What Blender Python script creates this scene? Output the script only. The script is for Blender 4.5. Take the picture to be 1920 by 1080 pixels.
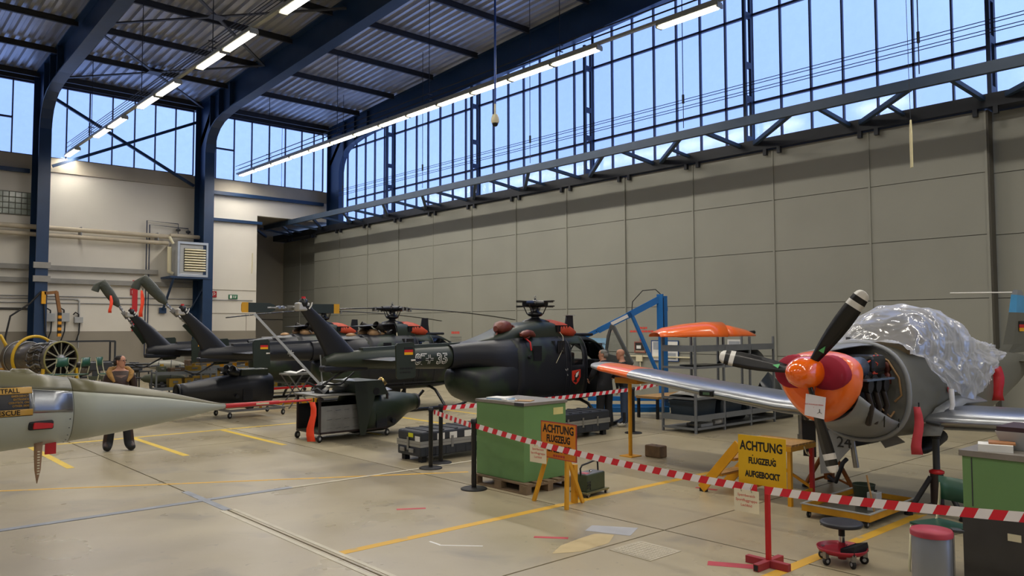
import bpy, math, random
from mathutils import Vector, Matrix
random.seed(7)
for o in list(bpy.data.objects): bpy.data.objects.remove(o)
SC = bpy.context.scene
COL = SC.collection
PI = math.pi
# ------------------------------------------------------------------ camera
cd = bpy.data.cameras.new('camera'); cam = bpy.data.objects.new('camera', cd); COL.objects.link(cam)
yaw, pit, roll = math.radians(47.975), math.radians(2.919), math.radians(-0.137)
fw = Vector((math.cos(yaw)*math.cos(pit), math.sin(yaw)*math.cos(pit), math.sin(pit)))
rt = Vector((math.sin(yaw), -math.cos(yaw), 0)); up = rt.cross(fw)
rt, up = rt*math.cos(roll)+up*math.sin(roll), up*math.cos(roll)-rt*math.sin(roll)
mw = Matrix((rt, up, -fw)).transposed().to_4x4(); mw.translation = (0, 0, 2.3)
cam.matrix_world = mw
cd.sensor_width = 36; cd.lens = 36*1467.4/1920; cd.clip_end = 300
SC.camera = cam
# ------------------------------------------------------------------ sky
wd = bpy.data.worlds.new('sky'); SC.world = wd; wd.use_nodes = True
wn = wd.node_tree.nodes; wl = wd.node_tree.links
bg = wn['Background']
tc = wn.new('ShaderNodeTexCoord'); nz = wn.new('ShaderNodeTexNoise'); cr = wn.new('ShaderNodeValToRGB')
nz.inputs['Scale'].default_value = 2.2; nz.inputs['Detail'].default_value = 3
wl.new(tc.outputs['Generated'], nz.inputs['Vector']); wl.new(nz.outputs['Fac'], cr.inputs['Fac']); wl.new(cr.outputs['Color'], bg.inputs['Color'])
cr.color_ramp.elements[0].position = .3; cr.color_ramp.elements[0].color = (.27, .42, .90, 1)
cr.color_ramp.elements[1].position = .7; cr.color_ramp.elements[1].color = (.34, .52, 1, 1)
bg.inputs['Strength'].default_value = 1.72
# ------------------------------------------------------------------ exposure
SC.view_settings.view_transform = 'Standard'; SC.view_settings.look = 'None'
SC.view_settings.exposure = 0.0; SC.view_settings.gamma = 1; SC.view_settings.use_curve_mapping = False
LAMP_W = 75.0
LAMP_COL = (1, .935, .83)
def portal(loc, rot, sx, sy):
    l = bpy.data.lights.new('window_portal', 'AREA'); l.shape = 'RECTANGLE'; l.size = sx; l.size_y = sy; l.cycles.is_portal = True
    o = bpy.data.objects.new('window_portal', l); COL.objects.link(o); o.location = loc; o.rotation_euler = rot
portal((20.75, 13, 10.2), (0, PI/2, 0), 5.2, 48)
portal((6, 37.35, 11), (-PI/2, 0, 0), 28, 3)
# ------------------------------------------------------------------ helpers
def lin(h):
    h = h.lstrip('#'); v = [int(h[i:i+2], 16)/255 for i in (0, 2, 4)]
    return tuple((c/12.92 if c <= .04045 else ((c+.055)/1.055)**2.4) for c in v)+(1,)
MATS = {}
def mat(name, col, rough=.5, metal=0., var=.12, vs=3., bump=0., bs=40., col2=None, th=None, emit=0, alpha=1., trans=0, coat=0, spec=.5, stretch=None):
    """plain procedural surface: colour with soft noise variation, optional second colour in blotches"""
    if name in MATS: return MATS[name]
    m = bpy.data.materials.new(name); m.use_nodes = True; MATS[name] = m
    n = m.node_tree.nodes; l = m.node_tree.links; b = n['Principled BSDF']
    c = lin(col)
    b.inputs['Roughness'].default_value = rough; b.inputs['Metallic'].default_value = metal
    b.inputs['Specular IOR Level'].default_value = spec; b.inputs['Coat Weight'].default_value = coat
    b.inputs['Coat Roughness'].default_value = .08
    t = n.new('ShaderNodeTexCoord'); src = t.outputs['Object']
    if stretch:
        mp = n.new('ShaderNodeMapping'); mp.inputs['Scale'].default_value = stretch; l.new(src, mp.inputs['Vector']); src = mp.outputs['Vector']
    z = n.new('ShaderNodeTexNoise'); z.inputs['Scale'].default_value = vs; z.inputs['Detail'].default_value = 5; l.new(src, z.inputs['Vector'])
    r = n.new('ShaderNodeValToRGB'); l.new(z.outputs['Fac'], r.inputs['Fac']); e = r.color_ramp.elements
    if col2:
        d = lin(col2); p = .5 if th is None else th
        e[0].position = p-.03; e[0].color = c; e[1].position = p+.03; e[1].color = d
    else:
        e[0].position = .25; e[0].color = tuple(x*(1-var) for x in c[:3])+(1,); e[1].position = .75; e[1].color = tuple(min(1, x*(1+var)) for x in c[:3])+(1,)
    l.new(r.outputs['Color'], b.inputs['Base Color'])
    if emit:
        b.inputs['Emission Color'].default_value = c; b.inputs['Emission Strength'].default_value = emit
    if trans: b.inputs['Transmission Weight'].default_value = trans
    if alpha < 1: b.inputs['Alpha'].default_value = alpha
    if bump:
        z2 = n.new('ShaderNodeTexNoise'); z2.inputs['Scale'].default_value = bs; z2.inputs['Detail'].default_value = 4; l.new(src, z2.inputs['Vector'])
        bm = n.new('ShaderNodeBump'); bm.inputs['Strength'].default_value = bump; bm.inputs['Distance'].default_value = .02
        l.new(z2.outputs['Fac'], bm.inputs['Height']); l.new(bm.outputs['Normal'], b.inputs['Normal'])
    return m
class M:
    """collects shapes, builds ONE mesh object"""
    def __init__(s): s.v = []; s.f = []; s.sm = []; s.mi = []
    def add(s, vs, fs, sm=False, mi=0):
        k = len(s.v); s.v += [tuple(p) for p in vs]
        for f in fs: s.f.append(tuple(i+k for i in f)); s.sm.append(sm); s.mi.append(mi)
        return s
    def box(s, x0, x1, y0, y1, z0, z1, mi=0):
        if x0 > x1: x0, x1 = x1, x0
        if y0 > y1: y0, y1 = y1, y0
        if z0 > z1: z0, z1 = z1, z0
        return s.add([(x0,y0,z0),(x1,y0,z0),(x1,y1,z0),(x0,y1,z0),(x0,y0,z1),(x1,y0,z1),(x1,y1,z1),(x0,y1,z1)],
            [(0,3,2,1),(4,5,6,7),(0,1,5,4),(1,2,6,5),(2,3,7,6),(3,0,4,7)], False, mi)
    def bar(s, p0, p1, w, h, upv=(0,0,1), mi=0):
        p0, p1 = Vector(p0), Vector(p1); d = (p1-p0).normalized(); u = Vector(upv)
        if abs(d.dot(u)) > .98: u = Vector((1,0,0))
        sd = d.cross(u).normalized(); u = sd.cross(d).normalized()
        c = [sd*(a*w/2)+u*(b*h/2) for a, b in ((-1,-1),(1,-1),(1,1),(-1,1))]
        return s.add([p0+q for q in c]+[p1+q for q in c], [(0,1,2,3),(7,6,5,4),(0,4,5,1),(1,5,6,2),(2,6,7,3),(3,7,4,0)], False, mi)
    def cyl(s, p0, p1, r0, r1=None, n=12, caps=True, sm=True, mi=0):
        r1 = r0 if r1 is None else r1
        p0, p1 = Vector(p0), Vector(p1); d = (p1-p0).normalized(); a = d.orthogonal().normalized(); b = d.cross(a)
        vs = [p+(a*math.cos(2*PI*i/n)+b*math.sin(2*PI*i/n))*r for p, r in ((p0,r0),(p1,r1)) for i in range(n)]
        s.add(vs, [(i,(i+1)%n,n+(i+1)%n,n+i) for i in range(n)], sm, mi)
        if caps:
            if r0 > 0: s.add(vs[:n], [tuple(range(n))[::-1]], False, mi)
            if r1 > 0: s.add(vs[n:], [tuple(range(n))], False, mi)
        return s
    def loft(s, rings, closed=True, caps=True, sm=True, mi=0):
        n = len(rings[0]); vs = [p for r in rings for p in r]; fs = []
        for k in range(len(rings)-1):
            for i in range(n if closed else n-1):
                j = (i+1) % n; fs.append((k*n+i, k*n+j, (k+1)*n+j, (k+1)*n+i))
        s.add(vs, fs, sm, mi)
        if caps and closed:
            s.add(rings[0], [tuple(range(n))[::-1]], False, mi); s.add(rings[-1], [tuple(range(n))], False, mi)
        return s
    def tube(s, pts, r, n=8, mi=0, caps=True):
        P = [Vector(p) for p in pts]; rings = []; a = None
        for i, p in enumerate(P):
            d = (P[min(i+1, len(P)-1)]-P[max(i-1, 0)]).normalized()
            if a is None: a = d.orthogonal().normalized()
            a = (a-d*a.dot(d)).normalized(); b = d.cross(a); rr = r[i] if isinstance(r, (list, tuple)) else r
            rings.append([p+(a*math.cos(2*PI*k/n)+b*math.sin(2*PI*k/n))*rr for k in range(n)])
        return s.loft(rings, True, caps, True, mi)
    def rev(s, prof, o=(0,0,0), d=(0,0,1), n=24, mi=0, sm=True, caps=True):
        o, d = Vector(o), Vector(d).normalized(); a = d.orthogonal().normalized(); b = d.cross(a)
        return s.loft([[o+d*t+(a*math.cos(2*PI*k/n)+b*math.sin(2*PI*k/n))*max(r, 1e-4) for k in range(n)] for r, t in prof], True, caps, sm, mi)
    def prism(s, poly, ax, a0, a1, mi=0, sm=False):
        """polygon in the two other axes (in x,y,z order), extruded along ax"""
        def P(q, a): return {'x':(a,q[0],q[1]),'y':(q[0],a,q[1]),'z':(q[0],q[1],a)}[ax]
        n = len(poly); vs = [P(q,a0) for q in poly]+[P(q,a1) for q in poly]
        s.add(vs, [(i,(i+1)%n,n+(i+1)%n,n+i) for i in range(n)], sm, mi)
        return s.add(vs, [tuple(range(n))[::-1], tuple(range(n,2*n))], False, mi)
    def ell(s, c, rx, ry, rz, n=16, m=10, mi=0):
        c = Vector(c)
        return s.loft([[c+Vector((rx*math.sin(t)*math.cos(2*PI*k/n), ry*math.sin(t)*math.sin(2*PI*k/n), rz*math.cos(t))) for k in range(n)] for t in [max(.02, min(PI-.02, PI*j/m)) for j in range(m+1)]], True, True, True, mi)
    def sheet(s, rows, mi=0, sm=True):
        return s.loft(rows, False, False, sm, mi)
    def xf(s, mx):
        s.v = [tuple(mx @ Vector(p)) for p in s.v]; return s
    def mesh(s, name):
        me = bpy.data.meshes.new(name); me.from_pydata(s.v, [], s.f)
        me.polygons.foreach_set('use_smooth', s.sm); me.polygons.foreach_set('material_index', s.mi); me.update()
        return me
    def build(s, name, m=None, parent=None, bev=0, loc=None, solid=0, label=None, sub=0, nrm=True):
        me = s.mesh(name)
        for q in (m if isinstance(m, (list, tuple)) else [m]): me.materials.append(q)
        if nrm:
            import bmesh
            bm = bmesh.new(); bm.from_mesh(me); bmesh.ops.recalc_face_normals(bm, faces=bm.faces); bm.to_mesh(me); bm.free()
        o = bpy.data.objects.new(name, me); COL.objects.link(o)
        if parent: o.parent = parent
        if loc is not None: o.location = loc
        if sub: md = o.modifiers.new('sub', 'SUBSURF'); md.levels = md.render_levels = sub
        if solid: md = o.modifiers.new('solid', 'SOLIDIFY'); md.thickness = solid; md.offset = 0
        if bev: md = o.modifiers.new('bev', 'BEVEL'); md.width = bev; md.segments = 2; md.limit_method = 'ANGLE'
        if label: o['label'] = label
        return o
def tag(o, label, cat, group=None, kind=None):
    o['label'] = label
    if cat: o['category'] = cat
    if group: o['group'] = group
    if kind: o['kind'] = kind
    return o
def thing(name, label, cat, loc=(0,0,0), rz=0, group=None, kind=None):
    o = bpy.data.objects.new(name, None); COL.objects.link(o); o.empty_display_size = .1
    o.location = loc; o.rotation_euler = (0,0,rz)
    return tag(o, label, cat, group, kind)
def struct(name, label, loc=(0,0,0)):
    return thing(name, label, None, loc, kind='structure')
def inst(src, name, parent, loc, rot=(0,0,0), sc=None):
    o = bpy.data.objects.new(name, src.data); COL.objects.link(o); o.parent = parent; o.location = loc; o.rotation_euler = rot
    if sc: o.scale = sc
    return o
def text(s, size, name, m, parent, loc, rot, ext=.002, align='CENTER', sx=1, bold=0):
    c = bpy.data.curves.new(name, 'FONT'); c.body = s; c.size = size; c.align_x = align; c.align_y = 'CENTER'; c.extrude = ext; c.offset = bold; c.resolution_u = 2
    t = bpy.data.objects.new(name, c); COL.objects.link(t)
    me = bpy.data.meshes.new_from_object(t); bpy.data.objects.remove(t)
    o = bpy.data.objects.new(name, me); COL.objects.link(o); me.materials.clear(); me.materials.append(m)
    o.parent = parent; o.location = loc; o.rotation_euler = rot; o.scale = (sx,1,1)
    return o
def se(x, yc, zc, ry, zu, zd, n=28, p=2.2):
    """cross-section ring in the YZ plane: half width ry, up zu, down zd"""
    out = []
    for k in range(n):
        a = 2*PI*k/n; c, s_ = math.cos(a), math.sin(a)
        y = math.copysign(abs(c)**(2/p), c)*ry; z = math.copysign(abs(s_)**(2/p), s_)*(zu if s_ > 0 else zd)
        out.append((x, yc+y, zc+z))
    return out
def lerp(a, b, t): return a+(b-a)*t
# ------------------------------------------------------------------ shared materials
navy = mat('navy_steel', '163355', .42, .0, .15, 2)
navyd = mat('dark_navy_steel', '1a2a48', .5, 0, .15, 2)
truss_m = mat('grey_blue_truss_paint', '2c3f56', .5, 0, .15, 3)
rail_m = mat('dark_door_rail', '23262c', .5, .2, .2, 3)
deckm = mat('galvanised_deck', 'b2b4ba', .36, .45, .22, 1.2, stretch=(1,.25,1))
purl_m = mat('dark_purlin', '2f3137', .55, .1, .15, 3)
wallw = mat('warm_white_wall', 'd6d1c6', .8, 0, .06, .5, .1, 20)
wallg = mat('grey_wainscot', '8e877a', .7, 0, .06, 1)
bandm = mat('concrete_band', 'b0a898', .8, 0, .12, 1)
greym = mat('grey_metal', '84868a', .4, .6, .1, 4)
lgrey = mat('light_grey_paint', 'a9abab', .45, .1, .06, 4)
dgrey = mat('dark_grey_paint', '3a3d42', .5, .1, .1, 5)
blackm = mat('black_rubber', '131316', .6, 0, .2, 8)
blackg = mat('black_gloss', '0f1012', .3, 0, .1, 8)
redm = mat('signal_red', 'c01c22', .45, 0, .08, 4)
orangem = mat('day_glow_orange', 'ff6e14', .3, 0, .05, 3, coat=.6)
streamer_m = mat('orange_streamer', 'ff4a22', .6, 0, .06, 8)
yelm = mat('machine_yellow', 'd99a10', .45, 0, .12, 4)
yelp = mat('sign_yellow', 'e0b010', .5, 0, .06, 3)
greenm = mat('cabinet_green', '6b935b', .5, 0, .06, 1.5)
olive = mat('olive_drab', '474c3a', .6, 0, .12, 3)
whitem = mat('white_paint', 'e6e4de', .5, 0, .04, 4)
cream = mat('cream_paint', 'd8d0b0', .5, 0, .05, 4)
chrome = mat('polished_aluminium', 'b9bcc0', .16, 1, .05, 1.5)
silver = mat('dull_steel', '9a9a98', .35, .9, .15, 6)
wood = mat('pale_wood', 'b08a58', .6, 0, .25, 3, stretch=(1,1,12))
bluem = mat('crane_blue', '1b6cb4', .4, 0, .08, 4)
ink = mat('black_print', '121212', .6, 0, .02, 4)
redink = mat('red_print', 'd0453a', .7, 0, .02, 4)
def concrete():
    m = bpy.data.materials.new('hangar_concrete'); m.use_nodes = True; n = m.node_tree.nodes; l = m.node_tree.links; b = n['Principled BSDF']
    g = n.new('ShaderNodeNewGeometry')
    def nz(sc, det=5, dist=0):
        z = n.new('ShaderNodeTexNoise'); z.inputs['Scale'].default_value = sc; z.inputs['Detail'].default_value = det; z.inputs['Distortion'].default_value = dist
        l.new(g.outputs['Position'], z.inputs['Vector']); return z
    def ramp(src, p0, c0, p1, c1):
        r = n.new('ShaderNodeValToRGB'); e = r.color_ramp.elements; e[0].position = p0; e[0].color = c0; e[1].position = p1; e[1].color = c1; l.new(src, r.inputs['Fac']); return r
    a = ramp(nz(.35, 6).outputs['Fac'], .3, lin('9d9177'), .7, lin('b4a98c'))
    s = ramp(nz(1.1, 7, .6).outputs['Fac'], .56, (0,0,0,1), .72, (1,1,1,1))      # dark smudges
    s2 = ramp(nz(6, 4, 1.5).outputs['Fac'], .66, (0,0,0,1), .74, (1,1,1,1))      # small marks
    mx = n.new('ShaderNodeMix'); mx.data_type = 'RGBA'; mx.inputs['B'].default_value = lin('7d776c')
    mu = n.new('ShaderNodeMath'); mu.operation = 'MULTIPLY'; mu.inputs[1].default_value = .55
    l.new(s.outputs['Color'], mu.inputs[0]); l.new(mu.outputs[0], mx.inputs['Factor']); l.new(a.outputs['Color'], mx.inputs['A'])
    m2 = n.new('ShaderNodeMix'); m2.data_type = 'RGBA'; m2.inputs['B'].default_value = lin('6f6a60')
    mu2 = n.new('ShaderNodeMath'); mu2.operation = 'MULTIPLY'; mu2.inputs[1].default_value = .45
    l.new(s2.outputs['Color'], mu2.inputs[0]); l.new(mu2.outputs[0], m2.inputs['Factor']); l.new(mx.outputs['Result'], m2.inputs['A'])
    l.new(m2.outputs['Result'], b.inputs['Base Color'])
    rr = ramp(nz(.8, 4).outputs['Fac'], .3, (.24,.24,.24,1), .7, (.42,.42,.42,1)); l.new(rr.outputs['Color'], b.inputs['Roughness'])
    b.inputs['Specular IOR Level'].default_value = .45
    bm = n.new('ShaderNodeBump'); bm.inputs['Strength'].default_value = .08; l.new(nz(30, 3).outputs['Fac'], bm.inputs['Height']); l.new(bm.outputs['Normal'], b.inputs['Normal'])
    return m
conc = concrete()
jointm = mat('joint_filler', '3a3733', .8, 0, .2, 6)
def glassm():
    m = bpy.data.materials.new('frosted_pane'); m.use_nodes = True; n = m.node_tree.nodes; l = m.node_tree.links
    n.remove(n['Principled BSDF']); out = n['Material Output']
    t = n.new('ShaderNodeBsdfTransparent'); t.inputs['Color'].default_value = (.96,.97,1,1)
    tr = n.new('ShaderNodeBsdfTranslucent'); tr.inputs['Color'].default_value = (.8,.85,.95,1)
    g = n.new('ShaderNodeBsdfGlossy'); g.inputs['Roughness'].default_value = .15
    z = n.new('ShaderNodeTexNoise'); z.inputs['Scale'].default_value = 3; tc = n.new('ShaderNodeNewGeometry'); l.new(tc.outputs['Position'], z.inputs['Vector'])
    r = n.new('ShaderNodeMapRange'); r.inputs['From Min'].default_value = .3; r.inputs['From Max'].default_value = .7; r.inputs['To Min'].default_value = .02; r.inputs['To Max'].default_value = .08; l.new(z.outputs['Fac'], r.inputs['Value'])
    a = n.new('ShaderNodeMixShader'); l.new(r.outputs[0], a.inputs['Fac']); l.new(t.outputs[0], a.inputs[1]); l.new(tr.outputs[0], a.inputs[2])
    b = n.new('ShaderNodeMixShader'); b.inputs['Fac'].default_value = .04; l.new(a.outputs[0], b.inputs[1]); l.new(g.outputs[0], b.inputs[2]); l.new(b.outputs[0], out.inputs['Surface'])
    return m
pane_m = glassm()
def acrylic(name, tint, dark=.25):
    m = bpy.data.materials.new(name); m.use_nodes = True; n = m.node_tree.nodes; l = m.node_tree.links
    n.remove(n['Principled BSDF']); out = n['Material Output']
    t = n.new('ShaderNodeBsdfTransparent'); t.inputs['Color'].default_value = tint
    g = n.new('ShaderNodeBsdfGlossy'); g.inputs['Roughness'].default_value = .05; g.inputs['Color'].default_value = (.9,.93,1,1)
    f = n.new('ShaderNodeFresnel'); f.inputs['IOR'].default_value = 1.45
    a = n.new('ShaderNodeMixShader'); l.new(f.outputs[0], a.inputs['Fac']); l.new(t.outputs[0], a.inputs[1]); l.new(g.outputs[0], a.inputs[2]); l.new(a.outputs[0], out.inputs['Surface'])
    return m
acr = acrylic('clear_acrylic', (.85,.88,.9,1))
mull_m = mat('violet_grey_mullion', '3a3c52', .5, .2, .1, 4)
# ------------------------------------------------------------------ floor
fl = struct('floor', 'beige concrete hangar floor of large jointed slabs')
M().box(-20,20.75,-30,42.6,-.3,-.025).build('floor_base', jointm, fl)
JX = [4.05+3.27*k for k in range(-3,6)]; JX[-1] = 20.7
JY = [5.55+5.06*k for k in range(-2,7)]; JY[-1] = 37.2
for i in range(len(JX)-1):
    for j in range(len(JY)-1):
        M().box(JX[i]+.012,JX[i+1]-.012,JY[j]+.012,JY[j+1]-.012,-.024,0).build('concrete_slab', conc, fl)
M().box(-20,JX[0]-.012,-30,37.2,-.024,0).build('concrete_slab', conc, fl)
M().box(JX[0]+.012,20.55,-30,JY[0]-.012,-.024,0).build('concrete_slab', conc, fl)
M().box(16.4,20.55,37.212,42.6,-.024,0).build('concrete_slab', conc, fl)
ymark = mat('worn_yellow_line', 'd6a838', .6, 0, .12, 5, col2='bba271', th=.62)
ymark2 = mat('fresh_yellow_line', 'e0be3c', .55, 0, .1, 5)
rmark = mat('red_floor_tape', 'b8404a', .6, 0, .1, 5)
gtape = mat('grey_joint_tape', '8b8f96', .5, .1, .2, 4)
wtape = mat('pale_joint_strip', 'c9c2ae', .6, 0, .12, 4)
def mark(x0,x1,y0,y1,m,n='floor_marking',z=.002): M().box(x0,x1,y0,y1,0,z).build(n, m, fl)
mark(3.8,10.2,17.72,17.84,ymark2)
for x in (3.33,5.2,7.1,9.3,11.5): mark(x-.06,x+.06,14.6,17.71,ymark2)
mark(13.4,13.5,14.6,17.71,ymark2)
mark(4.15,10.8,7.17,7.29,ymark); mark(5.5,10.3,3.82,3.94,ymark)
for (a,b) in (((1.6,13.55),(7.95,9.88)),):
    M().bar((a[0],a[1],.001),(b[0],b[1],.001),.07,.002).build('floor_marking', ymark, fl)
M().box(1.2,5.3,10.61,10.73,0,.004).build('joint_tape', gtape, fl); M().box(5.3,9,10.63,10.69,0,.003).build('joint_tape', wtape, fl)
M().box(4.00,4.10,9.9,11.4,0,.0045).build('joint_tape', gtape, fl)
for dx in (-.1,.05): M().box(4.05+dx,4.1+dx,2,9.9,0,.004).build('joint_strip', wtape, fl)
for p,q in (((5.65,8.47),(5.96,8.27)),((6.03,6.34),(6.27,6.05)),((9.59,6.7),(9.66,6.39))):
    M().bar((p[0],p[1],.001),(q[0],q[1],.001),.07,.002).build('red_tape_mark', rmark, fl)
M().bar((6.62,4.5,.001),(6.86,4.1,.001),.14,.002).build('red_tape_mark', rmark, fl)
M().add([(6.64,6.14,.002),(6.88,6.25,.002),(7.18,5.81,.002),(6.84,5.65,.002)],[(0,1,2,3)]).build('pale_repair_patch', mat('pale_patch','a6a7aa',.6,0,.08,3), fl)
M().add([(5.72,5.75,.0015),(6.0,5.9,.0015),(6.3,5.95,.0015),(6.62,5.98,.0015),(6.75,5.8,.0015),(6.45,5.62,.0015),(6.0,5.6,.0015)],[tuple(range(7))]).build('sandy_patch', mat('sandy_patch','bca97e',.75,0,.1,6), fl)
pl = M().box(6.25,6.76,4.91,5.44,0,.006)
for i in range(9):
    for j in range(9): pl.box(6.28+i*.052,6.30+i*.052,4.94+j*.054,4.97+j*.054,.006,.009)
pl.build('checker_cover_plate', mat('chequer_plate','b5ac96',.6,0,.1,5), fl)
mk = M().box(5.06,5.09,6.79,6.97,0,.002); mk.bar((5.06,6.78,.001),(5.38,6.44,.001),.025,.002); mk.build('chalk_mark', whitem, fl)
# ------------------------------------------------------------------ walls
GX = [20.1-6.6*k for k in range(7)]
wb = struct('wall_back', 'white masonry hangar back wall with grey base and window band')
M().box(-20,16.4,37,37.3,0,8.85).box(16.4,20.6,37,37.3,7.87,8.85).build('wall_face', wallw, wb)
M().box(-20,20.6,36.94,37.3,8.86,9.45).build('concrete_band', bandm, wb)
M().box(-20,16.4,36.985,37.0,0,2.2).build('wainscot', wallg, wb)
M().box(-20,20.6,36.9,37.3,12.55,13.0).build('eaves_beam', purl_m, wb)
M().box(-20,6.6,36.75,36.93,8.68,8.84).build('blue_rail', navy, wb); M().box(13.8,19.9,36.75,36.93,8.68,8.84).build('blue_rail', navy, wb)
M().box(13.75,16.6,36.85,36.98,7.42,7.56).build('blue_rail', navy, wb)
M().box(13.75,16.38,36.98,36.998,3.02,3.04).box(13.75,16.38,36.98,36.998,4.14,4.16).box(15.9,15.92,36.98,36.998,2.2,3.02).build('wall_joint', wallg, wb)
pk = struct('wall_pocket', 'dark recess beside the white wall where hangar doors slide away')
pkm = mat('pocket_grey', '8a8375', .8, 0, .06, 1)
M().box(16.1,16.4,37.3,42.6,0,7.87).box(16.1,20.9,42.6,42.9,0,7.87).box(16.1,20.9,37.3,42.9,7.87,8.1).build('recess_face', pkm, pk)
M().box(16.4,20.5,42.57,42.6,2.8,2.83).build('panel_seam', rail_m, pk)
wr = struct('wall_right', 'glazed upper wall above the hangar doors with dark steel posts')
wl_ = struct('wall_left', 'plain grey wall on the far side of the hangar')
M().box(-20.3,-20,-30,37.3,0,13.5).build('wall_face', wallw, wl_)
wf = struct('wall_front', 'plain pale wall behind the viewer')
M().box(-20.3,20.9,-30.3,-30,0,13.5).build('wall_face', wallw, wf)
# ------------------------------------------------------------------ windows on the back wall
def pane(par, x0,x1,y0,y1,z0,z1): return M().box(x0,x1,y0,y1,z0,z1).build('window_pane', pane_m, par)
wi = 0
def backwin(xs, sash=None):
    global wi; wi += 1
    w = struct('window_%d' % wi, 'tall clerestory panes high in the white back wall'); y = 37.1; z0, z1 = 9.45, 12.55
    M().box(xs[0],xs[-1],y-.05,y+.05,z0,z0+.05).box(xs[0],xs[-1],y-.05,y+.05,z1-.06,z1).build('window_frame', mull_m, w)
    for i in range(len(xs)):
        M().box(xs[i]-.022,xs[i]+.022,y-.05,y+.05,z0+.05,z1-.06).build('mullion', mull_m, w)
        if i+1 < len(xs):
            a, b = xs[i]+.022, xs[i+1]-.022
            if i == sash:
                M().box(a,b,y-.06,y+.05,10.92,10.99).build('sash_bar', mull_m, w)
                pane(w,a,b,y-.006,y+.006,z0+.05,10.92); pane(w,a,b,y-.006,y+.006,10.99,z1-.06)
            else: pane(w,a,b,y-.006,y+.006,z0+.05,z1-.06)
backwin([14.05,14.32,15.22,16.11,17.02,17.88,18.79,19.48,20.0], 1)
backwin([7.15,7.96,8.84,9.75,10.67,11.55,12.45,13.27])
backwin([.55,1.4,2.3,3.2,4.1,5.08,5.98,6.82], 5)
backwin([-6.05,-5.1,-4.2,-3.3,-2.4,-1.5,-.6,.05])
backwin([-12.6,-11.7,-10.8,-9.9,-9,-8.1,-7.2,-6.55])
# ------------------------------------------------------------------ glazing on the right wall
def deck_z(Y): return (12.9+.053*(35.5-Y)) if Y > 3 else 12.9+.053*32.5-.053*(3-Y)
PY = [5.85+6.335*k for k in range(-5,5)]+[35.55]
for k in range(len(PY)-1):
    wi += 1
    w = struct('window_%d' % wi, 'bay of tall bluish panes above the sliding hangar doors')
    a, b = PY[k], PY[k+1]; n = max(1, round((b-a)/.897)); ys = [lerp(a,b,i/n) for i in range(n+1)]
    X = 20.6
    for z in (7.62,8.92,11.56): M().box(X-.05,X+.05,a,b,z-.035,z+.035).build('transom', mull_m, w)
    for i in range(n+1):
        zt = deck_z(ys[i])-.05
        M().box(X-.05,X+.05,ys[i]-.02,ys[i]+.02,7.65,zt).build('mullion', mull_m, w)
        if i < n:
            for z0, z1 in ((7.655,8.885),(8.955,11.525),(11.595,deck_z((ys[i]+ys[i+1])/2)-.05)): pane(w,X-.006,X+.006,ys[i]+.02,ys[i+1]-.02,z0,z1)
    q = M().box(20.13,20.22,a-.045,a+.045,7.6,12.3).box(20.45,20.54,a-.04,a+.04,7.6,12.3)
    for z in (7.7,8.9,9.9,11.4): q.box(20.22,20.45,a-.04,a+.04,z,z+.18)
    q.build('window_post', navyd, wr)
M().box(19.8,20.66,-30,42.5,7.29,7.6).build('door_head_rail', rail_m, wr)
for k in range(-3,14):
    for d in (0,.42): M().box(19.8,19.9,5.6+2.66*k+d,5.7+2.66*k+d,7.12,7.29).build('roller_bracket', rail_m, wr)
# ------------------------------------------------------------------ hangar doors
doorm = mat('door_grey_paint', '8f8f85', .55, .05, .07, .5, .03, 3)
doord = mat('door_seam_dark', '57544c', .6, .1, .1, 1)
ZR = [.03,1.5,2.955,4.41,5.84,7.27]
def door(n, k0, k1, x, label):
    d = struct('door_%d' % n, label)
    y0, y1 = 5.91+2.66*k0, 5.91+2.66*k1
    M().box(x+.03,x+.13,y0+.02,y1-.02,-.02,7.28).build('door_core', doord, d)
    for k in range(k0,k1):
        for j in range(5):
            a, b = 5.91+2.66*k+.02, 5.91+2.66*(k+1)-.02
            M().box(x,x+.03,a,b,ZR[j]+.008,ZR[j+1]-.008).build('door_panel', doorm, d)
        M().box(x-.03,x+.02,5.91+2.66*k-.025,5.91+2.66*k+.025,.03,7.25).build('door_stile', doorm, d)
    return d
door(1,8,12,19.95,'far hangar door leaf of grey sheet panels beside the dark recess')
door(2,4,8,19.93,'hangar door leaf of grey sheet panels behind the helicopters')
door(3,0,4,19.95,'hangar door leaf of grey sheet panels behind the propeller aircraft')
door(4,-5,0,20.3,'set-back hangar door leaf at the right edge')
door(5,12,14,20.5,'hangar door leaf seen inside the dark recess')
M().box(19.96,20.25,5.85,5.90,.03,7.27).build('door_edge', doord, bpy.data.objects['door_4'])
# ------------------------------------------------------------------ roof
ce = struct('ceiling', 'corrugated galvanised roof deck on dark purlins')
for k in range(len(GX)-1):
    x0, x1 = GX[k+1], GX[k]
    if k == 0: x1 = 20.75
    pr_ = []; x = x0
    while x < x1-.01:
        for dx, dz in ((0,0),(.12,0),(.165,.09),(.285,.09)):
            if x+dx <= x1: pr_.append((x+dx,dz))
        x += .33
    pr_.append((x1,0))
    rows = [[(px,Y,deck_z(Y)+dz) for px,dz in pr_] for Y in (37.3,33.7,27.5,21,14,8,3,-5,-15,-30.3)]
    M().sheet(rows, sm=False).build('roof_sheet', deckm, ce, nrm=False)
for x0,x1,z in ((-20.3,20.9,0),): M().add([(x0,y,deck_z(y)+.25) for y in (37.4,3,-30.4)]+[(x1,y,deck_z(y)+.25) for y in (37.4,3,-30.4)],[(0,1,4,3),(1,2,5,4)]).build('roof_cover', purl_m, ce)
PUR = [36.5-3.06*k for k in range(22)]
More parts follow.
